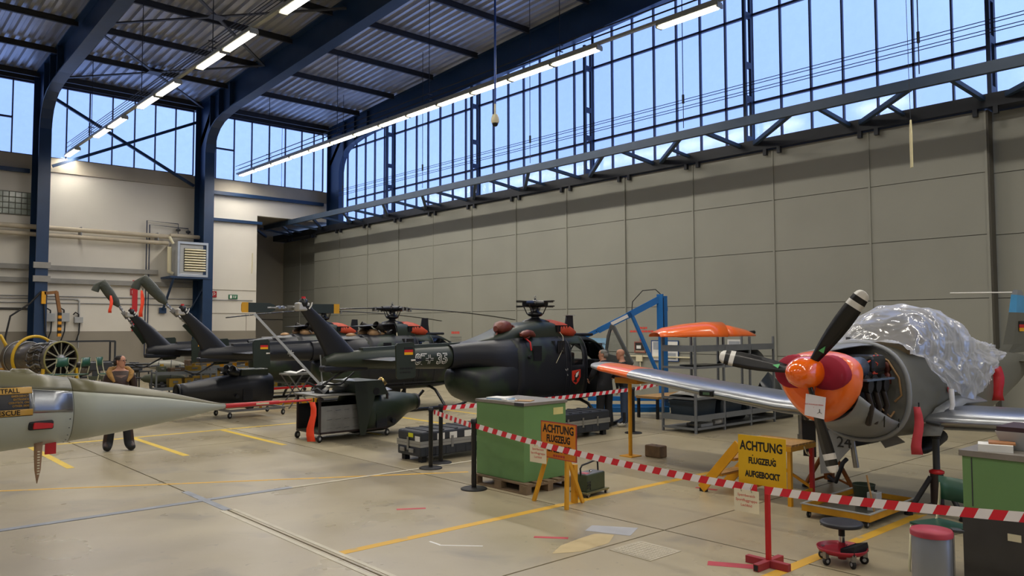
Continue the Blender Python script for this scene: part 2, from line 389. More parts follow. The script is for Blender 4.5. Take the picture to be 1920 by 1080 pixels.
for k in range(len(GX)-1):
    for Y in PUR:
        z = deck_z(Y)
        if Y > 8 or k < 2: M().box(GX[k+1]+.1,GX[k]-.1,Y-.05,Y+.05,z-.02,z).box(GX[k+1]+.1,GX[k]-.1,Y-.012,Y+.012,z-.2,z-.02).box(GX[k+1]+.1,GX[k]-.1,Y-.05,Y+.05,z-.22,z-.2).build('purlin', purl_m, ce)
for k in (1,):
    x0, x1 = GX[k+1]+.1, GX[k]-.1
    for ya, yb in ((36.3,29.8),(29.8,23.3)):
        yc, xc = (ya+yb)/2, (x0+x1)/2; zc = deck_z(yc)-.3
        for px,py in ((x0,ya),(x1,ya),(x0,yb),(x1,yb)): M().bar((px,py,deck_z(py)-.3),(xc,yc,zc),.11,.05).build('roof_brace', mat('brace_grey','4a4d54',.5,.2), ce)
        M().box(xc-.25,xc+.25,yc-.25,yc+.25,zc-.04,zc-.025).build('gusset_plate', MATS['brace_grey'], ce)
def frame(n, x, lab):
    hw = .15 if n == 0 else .22
    f = thing('portal_frame', lab, 'frame', (x,0,0), kind='structure', group='portal frames')
    inn = [(35.65,0),(35.65,10.35),(35.55,10.75),(35.35,11.1),(35.0,11.4),(34.5,11.62),(33.7,11.78),(32.6,11.9)]+[(Y,11.76+.053*(35.5-Y)) for Y in (24,16,8,3)]+[(Y,11.76+.053*32.5-.053*(3-Y)) for Y in (-10,-30)]
    out = [(36.85,0),(36.85,9.5),(36.85,10.5),(36.85,11.4),(36.85,12.1),(36.85,12.8)]+[(Y,deck_z(Y)-.03) for Y in (34.6,32.6,24,16,8,3,-10,-30)]
    wv = [(-.01,)+p for p in inn]+[(-.01,)+p for p in out]+[(.01,)+p for p in inn]+[(.01,)+p for p in out]; N = len(inn); assert N == len(out)
    w = M(); fs = []
    for i in range(N-1):
        fs += [(i,i+1,N+i+1,N+i),(2*N+i,3*N+i,3*N+i+1,2*N+i+1)]
    w.add(wv, fs).build('web', navy, f, nrm=False)
    for nm, pth in (('inner_flange',inn),('outer_flange',out)):
        t = .025; vs = []
        for i,(Y,z) in enumerate(pth):
            a, b = pth[max(0,i-1)], pth[min(N-1,i+1)]; d = Vector((b[0]-a[0],b[1]-a[1])).normalized(); nn = Vector((-d.y,d.x))
            vs.append([(sx*hw,Y+nn.x*s_*t,z+nn.y*s_*t) for sx,s_ in ((-1,-1),(1,-1),(1,1),(-1,1))])
        M().loft(vs, sm=False).build(nm, navy, f)
    for Y in (35.2,34.2,33.0):
        zi = {35.2:11.25,34.2:11.68,33.0:11.86}[Y]
        M().box(-hw+.02,hw-.02,Y-.015,Y+.015,zi,deck_z(Y)-.05).build('stiffener', navy, f)
    M().bar((0,36.8,10.9),(0,35.2,12.6),hw*1.5,.02,(1,0,0)).build('stiffener', navy, f)
    return f
LB = ['dark navy portal frame in the far corner by the glazed wall','navy portal frame beside the wall heater','leftmost navy portal frame in view, near the jet engine']
for k in range(6): frame(k, GX[k]+(.17 if k == 0 else 0), LB[k] if k < 3 else 'navy portal frame out of view on the left, bay %d' % (k-2))
# X brace in the second window bay
xb = thing('wall_bracing', 'crossed navy steel bars in front of the middle clerestory window', 'bracing', (10.2,36.6,8.9), kind='structure')
M().bar((-2.75,0,2.95),(2.95,0,0),.12,.12).build('brace_bar', navy, xb); M().bar((-2.85,-.1,.12),(2.95,-.1,2.95),.12,.12).build('brace_bar', navy, xb)
# horizontal wind girder in front of the glazing
wg = thing('wind_girder', 'long dark blue horizontal steel truss in front of the glazed wall', 'girder', (18.15,13,7.6), kind='structure')
BX = 18.15
def W(o,p): l = o.location; return (p[0]-l[0],p[1]-l[1],p[2]-l[2])
M().box(-.06,.06,-26,27,-.02,.22).build('chord', truss_m, wg)
for k in range(-2,6):
    y = 5.79+6.28*k
    M().bar(W(wg,(BX,y+.3,7.72)),W(wg,(19.8,y+.1,7.5)),.1,.1).build('strut', truss_m, wg)
    M().bar(W(wg,(BX,y+3.3,7.72)),W(wg,(19.8,y+3.2,7.5)),.1,.1).build('strut', truss_m, wg)
    M().bar(W(wg,(BX,y+.9,7.7)),W(wg,(19.8,y+2.9,7.5)),.11,.11).build('diagonal', truss_m, wg)
    M().bar(W(wg,(BX,y+3.8,7.7)),W(wg,(19.8,y+5.9,7.5)),.11,.11).build('diagonal', truss_m, wg)
    M().bar(W(wg,(19.0,y+1.9,7.6)),W(wg,(19.8,y+1.85,7.5)),.08,.08).build('strut', truss_m, wg)
    hz = deck_z(y+.9)
    h = M().cyl(W(wg,(BX,y+.85,7.9)),W(wg,(BX,y+.85,hz)),.012,n=6); h.cyl(W(wg,(BX,y+.85,8.6)),W(wg,(BX,y+.85,8.85)),.035,n=8); h.build('hanger_rod', rail_m, wg)
# ------------------------------------------------------------------ fluorescent light rows
tubem = bpy.data.materials.new('lit_tube'); tubem.use_nodes = True
_b = tubem.node_tree.nodes['Principled BSDF']; _b.inputs['Emission Color'].default_value = (1,.93,.78,1); _b.inputs['Emission Strength'].default_value = 9; _b.inputs['Base Color'].default_value = (.9,.9,.85,1)
lampb = mat('lamp_housing', 'a8a89c', .5, .2, .08, 4)
hous = M().box(-.1,.1,-.86,.86,.02,.09).prism([(-.13,.0),(-.1,.03),(.1,.03),(.13,.0),(.11,-.005),(-.11,-.005)],'y',-.86,.86).mesh('housing'); hous.materials.append(lampb)
diff = M().prism([(-.1,0),(-.085,-.045),(.085,-.045),(.1,0)],'y',-.79,.79).mesh('diffuser'); diff.materials.append(tubem)
caps_ = M().box(-.11,.11,-.018,.018,-.05,.05).mesh('end_cap'); caps_.materials.append(lampb)
ld = bpy.data.lights.new('tube_light', 'AREA'); ld.shape = 'RECTANGLE'; ld.size = .2; ld.size_y = 1.6; ld.energy = LAMP_W; ld.color = LAMP_COL; ld.spread = math.radians(170)
def addp(name, me, par):
    o = bpy.data.objects.new(name, me); COL.objects.link(o); o.parent = par; return o
def lamp(x, y, z, lab, grp, on=True):
    t = thing('fluorescent_lamp', lab, 'lamp', (x,y,z), group=grp)
    addp('housing', hous, t); addp('end_cap', caps_, t).location = (0,-.857,0); addp('end_cap', caps_, t).location = (0,.857,0)
    if on:
        addp('diffuser', diff, t)
        o = bpy.data.objects.new('tube_light', ld); COL.objects.link(o); o.parent = t; o.location = (0,0,-.06)
    return t
ORD = ['farthest','second','third','fourth','fifth','sixth','seventh','eighth','ninth','tenth','eleventh','twelfth','thirteenth','fourteenth','fifteenth','sixteenth','seventeenth']
def trunk(x, z, y0, y1, lab):
    t = thing('light_trunking', lab, 'trunking', (x,0,z))
    M().box(-.05,.05,y0,y1,.1,.17).build('channel', lampb, t)
    for dz, dx in ((.3,-.08),(.36,.08),(.48,-.08),(.55,.08)): M().cyl((dx,y0,dz),(dx,y1,dz),.012,n=5).build('cable', rail_m, t)
    Y = y1-3.5
    while Y > y0+1:
        r = M().cyl((0,Y,.17),(0,Y,deck_z(Y)-z-.2),.012,n=6); r.box(-.12,.12,Y-.02,Y+.02,.3,.32).box(-.12,.12,Y-.02,Y+.02,.48,.5); r.build('hanger_rod', rail_m, t); Y -= 6.1
    return t
for X, Z, offs, nm in ((7.98,9.62,(1,4,7,10),'left'),(15.22,9.62,(13,15,16),'right')):
    trunk(X, Z, -20, 36.7, 'long grey light trunking with cables, %s of the two lamp rows' % nm); c = 0
    for y in ((36.1,31.7,29.75,26.4,24.5,21.1,19.2,15.9,14.0,10.6,8.7) if nm == 'left' else [36.3-1.76*i-.88 for i in range(13)]+[10.66]):
        c += 1
        lamp(X, y, Z, '%s lit fluorescent lamp of the %s ceiling row' % (ORD[c-1] if c > 1 else 'farthest', nm), 'fluorescent lamps')
    for i in range(17,32,2): lamp(X, 36.5-1.76*i-.88, Z, 'lit fluorescent lamp of the %s row, above and behind the viewer' % nm, 'fluorescent lamps')
for X in (.8,-6.4):
    trunk(X, 9.62, -20, 36.7, 'long grey light trunking, %s row left of the view' % {.8:'first',-6.4:'second',-13.6:'third'}[X])
    for i in range(1,32,3): lamp(X, 36.3-1.76*i-.88, 9.62, 'lit fluorescent lamp of a row left of the view', 'fluorescent lamps')
# ------------------------------------------------------------------ hanging things
t = thing('dome_camera', 'small cream dome camera hanging on a long blue pole', 'camera', (11.62,13.46,7.0))
M().cyl((0,0,.45),(0,0,deck_z(13.46)-7.25),.025,n=8).build('pole', mat('blue_pole','24468c',.4,.2), t); M().cyl((0,0,.12),(0,0,.5),.022,n=8).build('stem', cream, t)
M().rev([(.02,.22),(.06,.2),(.09,.12),(.095,.04),(.08,.0)],n=20).build('dome_housing', cream, t); M().ell((0,0,-.01),.07,.07,.07,14,8).build('lens_dome', blackg, t)
t = thing('hanging_strip', 'cream fabric strip hanging on a thin cord before the hangar door', 'strip', (16.66,6.29,5.55))
M().prism([(-.05,0),(.05,0),(.055,.5),(.045,.85),(.01,.98),(-.02,.98),(-.05,.7)],'y',-.012,.012).build('fabric', mat('cream_fabric','d8cfa4',.8,0,.1,5), t).rotation_euler = (0,0,.7)
M().cyl((0,0,.95),(.1,.1,8.6),.006,n=5).build('cord', rail_m, t)
# cable bundle along the glazing
cb = thing('cable_run', 'four thin cables running along the glazing above the wind girder', 'cable', (19.9,13,9.0))
for dz in (.02,.1,.24,.32): M().cyl((0,-30,dz),(0,22.5,dz),.011,n=5).build('cable', rail_m, cb)
# ------------------------------------------------------------------ helicopters
camo = mat('dark_camouflage', '13171f', .46, 0, .1, 1.1, col2='202e1e', th=.52)
camoG = mat('dark_olive_green', '262f24', .42, 0, .1, 2)
camoB = mat('blue_black_paint', '141720', .44, 0, .12, 2)
cabin_m = mat('cabin_interior', '191a1c', .7, 0, .15, 5)
brown = mat('brown_leather_cover', '6a2f22', .45, 0, .2, 8, .3, 25)
coverO = mat('orange_canvas_cover', 'b5401f', .55, 0, .15, 8, .3, 20)
bladeM = mat('rotor_blade_paint', '23262b', .25, 0, .1, 2)
sleeve = mat('olive_blade_sleeve', '3c4035', .5, 0, .15, 6, .4, 15)
ytip = mat('yellow_blade_tip', 'd9a018', .45, 0, .06, 4)
engT = mat('tan_engine_case', 'a2805a', .5, .3, .2, 6)
engD = mat('dark_engine_metal', '2c2a28', .45, .6, .3, 8)
germ = [mat('flag_black','101010',.6), mat('flag_red','c8161c',.6), mat('flag_gold','f0b010',.6)]
TT = [0,.03,.08,.16,.26,.36,.46,.55,.62,.70,.78,.86,.92,.96,.985,1]
def wt(t, p=3.2): return max(0.02, 1-abs(2*t-1)**p)**(1/p)
def ringT(x, ry, zb, zt):
    R = [(x,-wt(t)*ry,zb+(zt-zb)*t) for t in TT]
    return R+[(x,-p[1],p[2]) for p in R[::-1][1:-1]]
BODY = [(2.52,.04,1.0,1.1),(2.46,.2,.86,1.25),(2.36,.34,.78,1.42),(2.2,.47,.70,1.6),(2.0,.57,.65,1.8),(1.8,.63,.62,1.95),(1.55,.68,.59,2.06),(1.3,.71,.57,2.12),(1.0,.72,.56,2.15),(.85,.725,.56,2.15),(.45,.73,.56,2.15),(.3,.73,.56,2.15),(-.3,.73,.56,2.14),(-1.0,.73,.57,2.13),(-1.2,.725,.575,2.1)]
def blade(m, r0, r1, z, droop, ch, ang, th=.03, n=10, tip=None, tz=0):
    """rotor blade along +x turned by ang"""
    rings = []; c, s_ = math.cos(ang), math.sin(ang)
    for i in range(n+1):
        r = lerp(r0, r1, i/n); k = ch*(.35 if i == 0 else 1); zz = z-droop*(r/r1)**2
        sec = [(-.5,0),(-.2,.5),(.25,.4),(.5,0),(.25,-.4),(-.2,-.5)]
        rings.append([(r*c-(q*k)*s_, r*s_+(q*k)*c, zz+u*th+q*k*tz) for q,u in sec])
    return m.loft(rings)
def heli(X0, Y0, label, v):
    h = thing('helicopter', label, 'helicopter', (X0,Y0,0), group='parked helicopters')
    # fuselage shell with real openings
    R = [ringT(*s_) for s_ in BODY]; n = len(R[0]); nT = len(TT)
    body = M(); body.v = [p for r in R for p in r]; GL = {}
    for i in range(len(R)-1):
        xm = (BODY[i][0]+BODY[i+1][0])/2
        for j in range(n):
            jj = (j+1) % n; near = j < nT-1
            tm = (TT[j]+TT[j+1])/2 if near else (TT[2*(nT-1)-j]+TT[2*(nT-1)-j-1])/2
            f = (i*n+j, i*n+jj, (i+1)*n+jj, (i+1)*n+j)
            k = 'b'
            if .45 < xm < .85 and .55 < tm < .86: k = 'rear_door_window'
            if 1.0 < xm < 1.8 and .46 < tm < .92: k = 'front_door_window'
            if xm > 1.8 and tm > .46: k = 'windscreen'
            if xm > 2.2 and .08 < tm < .36: k = 'chin_window'
            if v == 3 and near and 1.0 < xm < 1.8 and .08 < tm < .92: k = ''
            if k == 'b': body.f.append(f); body.sm.append(True); body.mi.append(0)
            elif k: GL.setdefault((k, near), []).append(f)
    body.build('fuselage', camo, h, solid=.02)
    for (k, near), F_ in GL.items():
        ids = sorted({i for f in F_ for i in f}); mp_ = {q: i for i, q in enumerate(ids)}
        M().add([body.v[i] for i in ids], [tuple(mp_[i] for i in f) for f in F_], True).build(k, acr, h)
    for x, ry, zb, zt in (BODY[5],BODY[8],BODY[10],BODY[11]):
        for sd in (-1,1): M().tube([(x,sd*(wt(t)*ry+.006),zb+(zt-zb)*t) for t in TT[2:-2]], .02, 6).build('door_pillar', camoB, h)
    M().tube([(s_[0]+.01,0,s_[3]) for s_ in BODY[1:9]], .025, 6).build('windscreen_post', camoB, h)
    M().box(-1.15,2.0,-.6,.6,.66,.7).build('cabin_floor', cabin_m, h)
    M().box(-.05,0,-.66,.66,.7,2.0).build('cabin_bulkhead', cabin_m, h)
    M().box(1.75,1.95,-.4,.4,.7,1.4).box(1.6,1.9,-.42,.42,1.3,1.52).build('instrument_panel', cabin_m, h, bev=.02)
    for sd in (-.34,.34):
        for xs in (.95,.3):
            s_ = M().box(xs-.22,xs+.24,sd-.22,sd+.22,.95,1.08).box(xs-.3,xs-.18,sd-.21,sd+.21,1.05,1.72).box(xs-.29,xs-.2,sd-.12,sd+.12,1.72,1.9)
            s_.build('seat', cabin_m, h, bev=.03)
    # clamshell rear and tail cone
    cs = [(-1.0,.728,.57,1.95),(-1.3,.728,.58,1.85),(-1.6,.72,.6,1.68),(-1.9,.69,.66,1.54),(-2.15,.60,.76,1.48),(-2.32,.46,.90,1.46),(-2.42,.28,1.04,1.44),(-2.46,.06,1.18,1.36)]
    def ring2(x, ry, zb, zt): 
        Rr = [(x,-wt(t,2.8)*ry,zb+(zt-zb)*t) for t in TT]; return Rr+[(x,-p[1],p[2]) for p in Rr[::-1][1:-1]]
    M().loft([ring2(*c) for c in cs]).build('clamshell_door', camo, h)
    tc_ = [(-.9,.728,.75,2.13),(-1.25,.722,.92,2.11),(-1.55,.68,1.15,2.08),(-1.85,.58,1.33,2.04),(-2.15,.45,1.42,2.0),(-2.45,.31,1.44,1.96),(-2.62,.27,1.44,1.95)]
    M().loft([ring2(*c) for c in tc_]).build('tail_cone', camoB, h)
    # boom
    bo = M().loft([se(x,0,z,r,r,r,24,2) for x,z,r in ((-2.5,1.69,.25),(-3.5,1.69,.225),(-4.6,1.69,.19),(-5.3,1.69,.16),(-5.5,1.66,.1))]); bo.build('tail_boom', camoG if v == 3 else camoB, h)
    M().rev([(.262,0),(.268,.02),(.262,.05)],(-2.62,0,1.69),(1,0,0),24).build('boom_joint_ring', camoB, h)
    M().loft([[(x,-.09,z-.05),(x,-.075,z+.05),(x,.075,z+.05),(x,.09,z-.05)] for x,z in ((-2.3,1.94),(-3.5,1.91),(-4.7,1.87))], sm=False).build('driveshaft_cover', camoG if v == 3 else camoB, h)
    # fin
    def airf(xl, xt, z, th, n=8):
        up_ = [(lerp(xl,xt,k/n), -th*math.sin(PI*(k/n)**.6)**.8 if 0 < k < n else 0, z) for k in range(n+1)]
        return up_+[(p[0],-p[1],p[2]) for p in up_[::-1][1:-1]]
    M().loft([airf(-4.45,-5.48,1.6,.1),airf(-4.82,-5.5,1.84,.09),airf(-5.3,-5.75,2.3,.08),airf(-5.8,-6.06,2.72,.07)]).build('tail_fin', camoB, h)
    M().box(-5.55,-4.6,-.11,.11,1.48,1.6).build('tail_bumper', camoB, h, bev=.03)
    # stabiliser with end plates
    M().prism([(-4.05,1.70),(-4.15,1.73),(-4.4,1.735),(-4.78,1.70),(-4.4,1.68),(-4.15,1.675)],'y',-1.2,1.2).build('stabiliser', camoB, h)
    for sd in (-1,1):
        y = sd*1.22
        e = M().prism([(-4.27,1.42),(-4.30,1.38),(-4.65,1.36),(-4.69,1.40),(-4.71,1.98),(-4.68,2.02),(-4.34,2.04),(-4.30,2.0)],'y',y-.02,y+.02).build('end_plate', camoG, h, bev=.008)
        if sd == -1:
            M().cyl((-4.38,y-.02,1.70),(-4.30,y-.05,1.705),.018,.012,8).build('position_light', whitem, e)
            for k in range(3): M().box(-4.53,-4.34,y-.026,y-.02,1.90-.047*k,1.947-.047*k).build('flag_stripe', germ[k], e)
            if v == 3:
                [M().box(-4.62+.06*q,-4.575+.06*q,y-.025,y-.02,1.54-.07*k,1.57-.07*k).build('stencil_mark', ink, e) for k in range(2) for q in range(5-k)]
    # tail rotor
    M().box(-6.06,-5.82,-.06,.12,2.62,2.78).build('tail_gearbox', mat('pale_grey_casting','b9b6ae',.4,.4,.1,6), h, bev=.03)
    M().rev([(.07,0),(.085,.05),(.08,.12),(.05,.15)],(-5.93,.0,2.70),(0,0,1),14).build('gearbox_cap', blackg, h)
    M().cyl((-5.93,0,2.84),(-5.93,0,2.89),.04,.035,10).build('beacon', redm, h)
    M().tube([(-5.86,-.09,2.66),(-5.82,-.1,2.72),(-5.8,-.09,2.78)],.012,6).build('bracket', whitem, h)
    M().cyl((-6.0,.1,2.68),(-6.0,.34,2.68),.035,n=10).build('rotor_shaft', silver, h)
    hb = M().box(-6.12,-5.9,.26,.34,2.63,2.73).cyl((-6.5,.3,2.68),(-5.6,.3,2.68),.022,n=8)
    for k in (-.28,-.2,.2,.28): hb.cyl((-6.0+k,.24,2.69),(-6.0+k,.36,2.69),.03,n=8)
    if v != 3:
        mx = Matrix.Translation((-6.0,.3,2.68)) @ Matrix.Rotation(math.radians(43 if v == 2 else 55),4,'Y') @ Matrix.Translation((6.0,-.3,-2.68)); hb.xf(mx)
    hb.build('tail_rotor_hub', silver, h)
    def trb(sgn):
        b = M(); bl = [(.35,.09),(.45,.17),(.96,.18)]
        b.loft([[(-6.0+sgn*x,.285,2.68-c/2),(-6.0+sgn*x,.315,2.68-c/4),(-6.0+sgn*x,.315,2.68+c/4),(-6.0+sgn*x,.285,2.68+c/2)] for x,c in bl], sm=False)
        tp = M().loft([[(-6.0+sgn*x,.282,2.68-.092),(-6.0+sgn*x,.318,2.68-.05),(-6.0+sgn*x,.318,2.68+.05),(-6.0+sgn*x,.282,2.68+.092)] for x in (.86,.98)], sm=False)
        return b, tp
    for sgn in (-1,1):
        if v == 3:
            b, tp = trb(sgn); bo_ = b.build('tail_rotor_blade', camoG, h); tp.build('blade_tip', ytip, bo_)
    if v != 3:
        a = math.radians(133 if v == 2 else 125); c, s_ = math.cos(a), math.sin(a); rings = []
        for r, w_, b in ((.3,.045,.04),(.45,.11,.05),(.75,.135,.055),(1.0,.13,.06),(1.12,.12,.06)):
            o = Vector((-6.0+r*c,.3,2.68+r*s_)); nn = Vector((-s_,0,c)); rings.append([o+nn*(w_*math.cos(2*PI*k/12))+Vector((0,b*math.sin(2*PI*k/12),0)) for k in range(12)])
        o = Vector((-6.0+1.12*c,.3,2.68+1.12*s_)); dn = Vector((-.35,0,-.94))
        for r, w_ in ((.1,.11),(.26,.12)):
            rings.append([o+Vector((-.06,0,-.02))+dn*r+Vector((.8,0,-.25))*(w_*math.cos(2*PI*k/12))+Vector((0,.06*math.sin(2*PI*k/12),0)) for k in range(12)])
        M().loft(rings).build('blade_sleeve', sleeve, h)
        a2 = a+PI; M().loft([[(-6.0+r*math.cos(a2)-math.sin(a2)*q,.3+u,2.68+r*math.sin(a2)+math.cos(a2)*q) for q,u in ((-.08,-.01),(.08,-.01),(.08,.01),(-.08,.01))] for r in (.35,.95)], sm=False).build('tail_rotor_blade', camoG, h)
    M().tube([(-5.0,0,1.52),(-5.3,0,1.36),(-5.55,0,1.22),(-5.66,0,1.22),(-5.85,0,1.30)],.022,8).build('tail_skid', blackm, h)
    # landing gear
    for sd in (-1,1):
        M().tube([(-1.45,sd*1.2,.07),(-1.2,sd*1.2,.055),(1.35,sd*1.2,.055),(1.6,sd*1.2,.09),(1.8,sd*1.2,.18),(1.97,sd*1.2,.33)],.05,10).build('skid', blackg, h)
    for x in (-.8,1.0):
        M().tube([(x,s_*y,z) for s_,y,z in ((-1,1.2,.09),(-1,1.08,.22),(-1,.75,.52),(-1,.5,.6),(1,.5,.6),(1,.75,.52),(1,1.08,.22),(1,1.2,.09))],.04,8).build('cross_tube', blackg, h)
    M().box(-.5,.1,-.3,.3,.46,.58).cyl((.3,-.2,.36),(.3,-.2,.58),.05,n=8).build('belly_fairing', camoB, h)
    # cowling
    CW = [(.98,.28,.10),(.75,.40,.27),(.5,.44,.42),(.0,.46,.46),(-.12,.465,.455)]
    if v == 3: CW += [(-.6,.48,.42),(-1.0,.46,.34),(-1.35,.42,.19),(-1.7,.34,.09),(-2.0,.24,.0)]
    M().loft([se(x,0,2.0,ry,zu,.12,28,4.2) for x,ry,zu in CW]).build('engine_cowling', camoG, h)
    for sd in (-1,1):
        gr = M().box(.25,.68,sd*.44-.02,sd*.44+.02,2.2,2.36).build('intake_grille', blackg, h); gr.rotation_euler = (0,0,0)
        for k in range(5): M().box(.27+.085*k,.29+.085*k,sd*.465-.008,sd*.465+.008,2.21,2.35).build('slat', camoB, gr)
    M().loft([se(x,0,2.2,ry,zu,zd,14,2.6) for x,ry,zu,zd in ((.22,.36,.30,.0),(.4,.49,.30,.08),(.62,.5,.26,.14),(.82,.47,.17,.18),(1.0,.38,.05,.18),(1.1,.15,-.02,.12))]).build('intake_cover', coverO, h)
    an = M().loft([[(x0,-.03,z),(x1,-.02,z),(x1,.02,z),(x0,.03,z)] for x0,x1,z in ((1.42,.98,2.1),(1.3,.99,2.2),(1.27,1.02,2.4),(1.26,1.06,2.6))], sm=False).build('roof_antenna', camoB, h)
    if v == 3: M().box(1.0,1.32,-.07,.07,2.6,2.615).build('antenna_cap', lgrey, an)
    M().box(.8,1.6,-.4,.4,2.1,2.17).build('roof_fairing', camoB, h, bev=.03)
    # rotor mast and head
    ms = M().rev([(.32,2.40),(.3,2.47),(.12,2.52),(.09,2.56),(.16,2.58),(.19,2.62),(.16,2.66),(.1,2.68),(.09,2.8),(.13,2.82),(.14,2.9),(.08,2.94),(.03,2.96),(.02,3.0)],n=16); ms.build('rotor_mast', blackg, h)
    M().tube([(.03*math.cos(a),0,3.02+.03*math.sin(a)) for a in [2*PI*k/8 for k in range(9)]],.008,5).build('lifting_eye', silver, h)
    for k in range(4):
        a = k*PI/2+.04; ca, sa = math.cos(a), math.sin(a)
        def P(r, s_, z): return (r*ca-s_*sa, r*sa+s_*ca, z)
        ar = M().cyl(P(.1,0,2.86),P(.36,0,2.86),.085,.07,10)
        if v == 3: ar.bar(P(.33,0,2.915),P(.58,0,2.92),.1,.025).bar(P(.33,0,2.805),P(.58,0,2.80),.1,.025)
        else: ar.cyl(P(.36,0,2.86),P(.6,0,2.86),.05,.04,10)
        ar.build('rotor_arm', blackg, h)
        M().cyl(P(.18,.08,2.62),P(.3,.1,2.84),.014,n=6).build('pitch_link', blackg, h)
        if v != 3:
            for q in (-1,1): M().cyl(P(.62,q*.06,2.78),P(.62,q*.06,2.9),.03,n=8).build('blade_bolt', silver, h)
        if (v == 2 and k in (0,2)) or (v == 1 and k in (0,)):
            blade(M(), .55, 4.92, 2.87, .3, .27, a, tz=.02).build('main_rotor_blade', bladeM, h)
    # side details on the near side
    lv = thing_part = None
    gp = M().box(-.76,-.5,-.742,-.728,1.56,1.9).build('louvre_panel', camoB, h)
    for k in range(10): M().box(-.74,-.52,-.752,-.742,1.585+.031*k,1.6+.031*k).build('louvre', camoB, gp)
    mp = M().box(0,.24,-.745,-.733,1.72,2.0).build('vent_mesh', blackg, h)
    for k in range(5): M().box(.02+.045*k,.03+.045*k,-.752,-.745,1.74,1.98).build('mesh_bar', dgrey, mp)
    M().cyl((-.88,-.72,1.66),(-.88,-.79,1.66),.05,.04,10).build('vent_cap', camoB, h)
    M().box(-.9,1.0,-.76,-.73,.75,.78).build('door_track', camoB, h)
    if v == 3:
        for xx, yy, zz, r1 in ((-1.15,-.2,2.3,.19),(-.72,-.56,2.16,.1)):
            M().loft([se(xx-.3*q,yy-.05*q,zz+dz,r1*w_,r1*w_*.8,r1*w_*.75,14,2.4) for q,w_,dz in ((-.6,.55,-.03),(-.3,.95,.0),(.2,1.0,.02),(.7,.9,.0),(1.0,.4,-.02))]).build('exhaust_cover', brown, h)
        M().tube([(-1.5,-.3,2.07),(-1.4,-.25,2.2),(-1.2,-.3,2.28)],.025,6).build('cover_strap', brown, h)
        M().tube([(-1.0,-.3,2.36),(-.92,-.42,2.2),(-.85,-.58,2.06),(-.78,-.6,2.08),(-.72,-.6,2.14)],.025,6).build('cover_strap', brown, h)
        M().tube([(-.86,-.6,2.06),(-.84,-.72,1.98),(-.82,-.735,1.8)],.02,6).build('cover_strap', redm, h)
        sh = M().prism([(.44,1.3),(.76,1.33),(.76,1.15),(.7,1.05),(.6,.98),(.5,1.04),(.44,1.14)],'y',-.742,-.737).build('shield_rim', redink, h)
        M().prism([(.46,1.285),(.74,1.31),(.74,1.16),(.685,1.06),(.6,1.0),(.515,1.055),(.46,1.15)],'y',-.745,-.741).build('shield_field', mat('shield_red','d8351f',.5), sh)
        M().prism([(.5,1.06),(.56,1.1),(.55,1.2),(.64,1.28),(.72,1.3),(.68,1.22),(.7,1.16),(.62,1.1),(.63,1.04),(.58,1.03)],'y',-.748,-.744).build('shield_charge', germ[0], sh)
        M().prism([(.6,1.24),(.7,1.29),(.66,1.2),(.62,1.15),(.58,1.16)],'y',-.751,-.747).build('shield_charge', whitem, sh)
        M().tube([(.33,-.74,1.36),(.30,-.74,1.27),(.33,-.74,1.2)],.008,5).build('white_mark', whitem, h); M().tube([(.30,-.74,1.30),(.26,-.74,1.35)],.008,5).build('white_mark', whitem, h)
        M().tube([(.42,-.3,2.3),(.3,-.62,2.1),(.2,-.74,1.85),(-.05,-.745,1.5)],.006,5).build('cover_cord', cream, h)
        # open front door, swung out
        dm = mat('grey_door_frame','5a5d5c',.5,.1,.1,4)
        ou = [(-.82,2.38),(-.93,2.35),(-1.5,1.47),(-1.33,1.2),(-1.0,1.12),(-.66,1.25),(-.64,1.75),(-.70,2.1)]
        inn = [(-.83,2.26),(-.90,2.24),(-1.30,1.62),(-1.15,1.6),(-1.0,1.62),(-.74,1.66),(-.70,1.78),(-.76,2.06)]
        d = M(); nn = len(ou); vs = [(1.74,)+p for p in ou]+[(1.74,)+p for p in inn]+[(1.79,)+p for p in ou]+[(1.79,)+p for p in inn]; fs = []
        for i in range(nn):
            j = (i+1) % nn; fs += [(i,j,nn+j,nn+i),(2*nn+i,3*nn+i,3*nn+j,2*nn+j),(i,2*nn+i,2*nn+j,j),(nn+i,nn+j,3*nn+j,3*nn+i)]
        dd = d.add(vs, fs).build('open_cabin_door', dm, h); M().add([(1.765,)+p for p in inn],[tuple(range(nn))]).build('door_window', acr, dd)
        M().box(1.70,1.74,-1.25,-1.02,1.25,1.45).build('door_pocket', dgrey, dd)
    else:
        # open engine bay: two turbines on the deck
        M().box(-1.9,-.1,-.5,.5,2.0,2.04).build('engine_deck', lgrey, h)
        M().loft([se(-.13,0,2.0,.463,.452,.1,24,3.6),se(-.16,0,2.0,.463,.452,.1,24,3.6)]).build('firewall', engD, h)
        M().tube([(-.14,.47*math.cos(a),2.02+.45*math.sin(a)) for a in [PI*k/14 for k in range(15)]],.02,6).build('cowl_seal', cream, h)
        M().loft([[(-.16,-.44,2.42),(-1.15,-.42,2.34),(-1.15,.42,2.34),(-.16,.44,2.42)],[(-.16,-.44,2.44),(-1.15,-.42,2.36),(-1.15,.42,2.36),(-.16,.44,2.44)]], sm=False).build('open_cowl_roof', camoB, h)
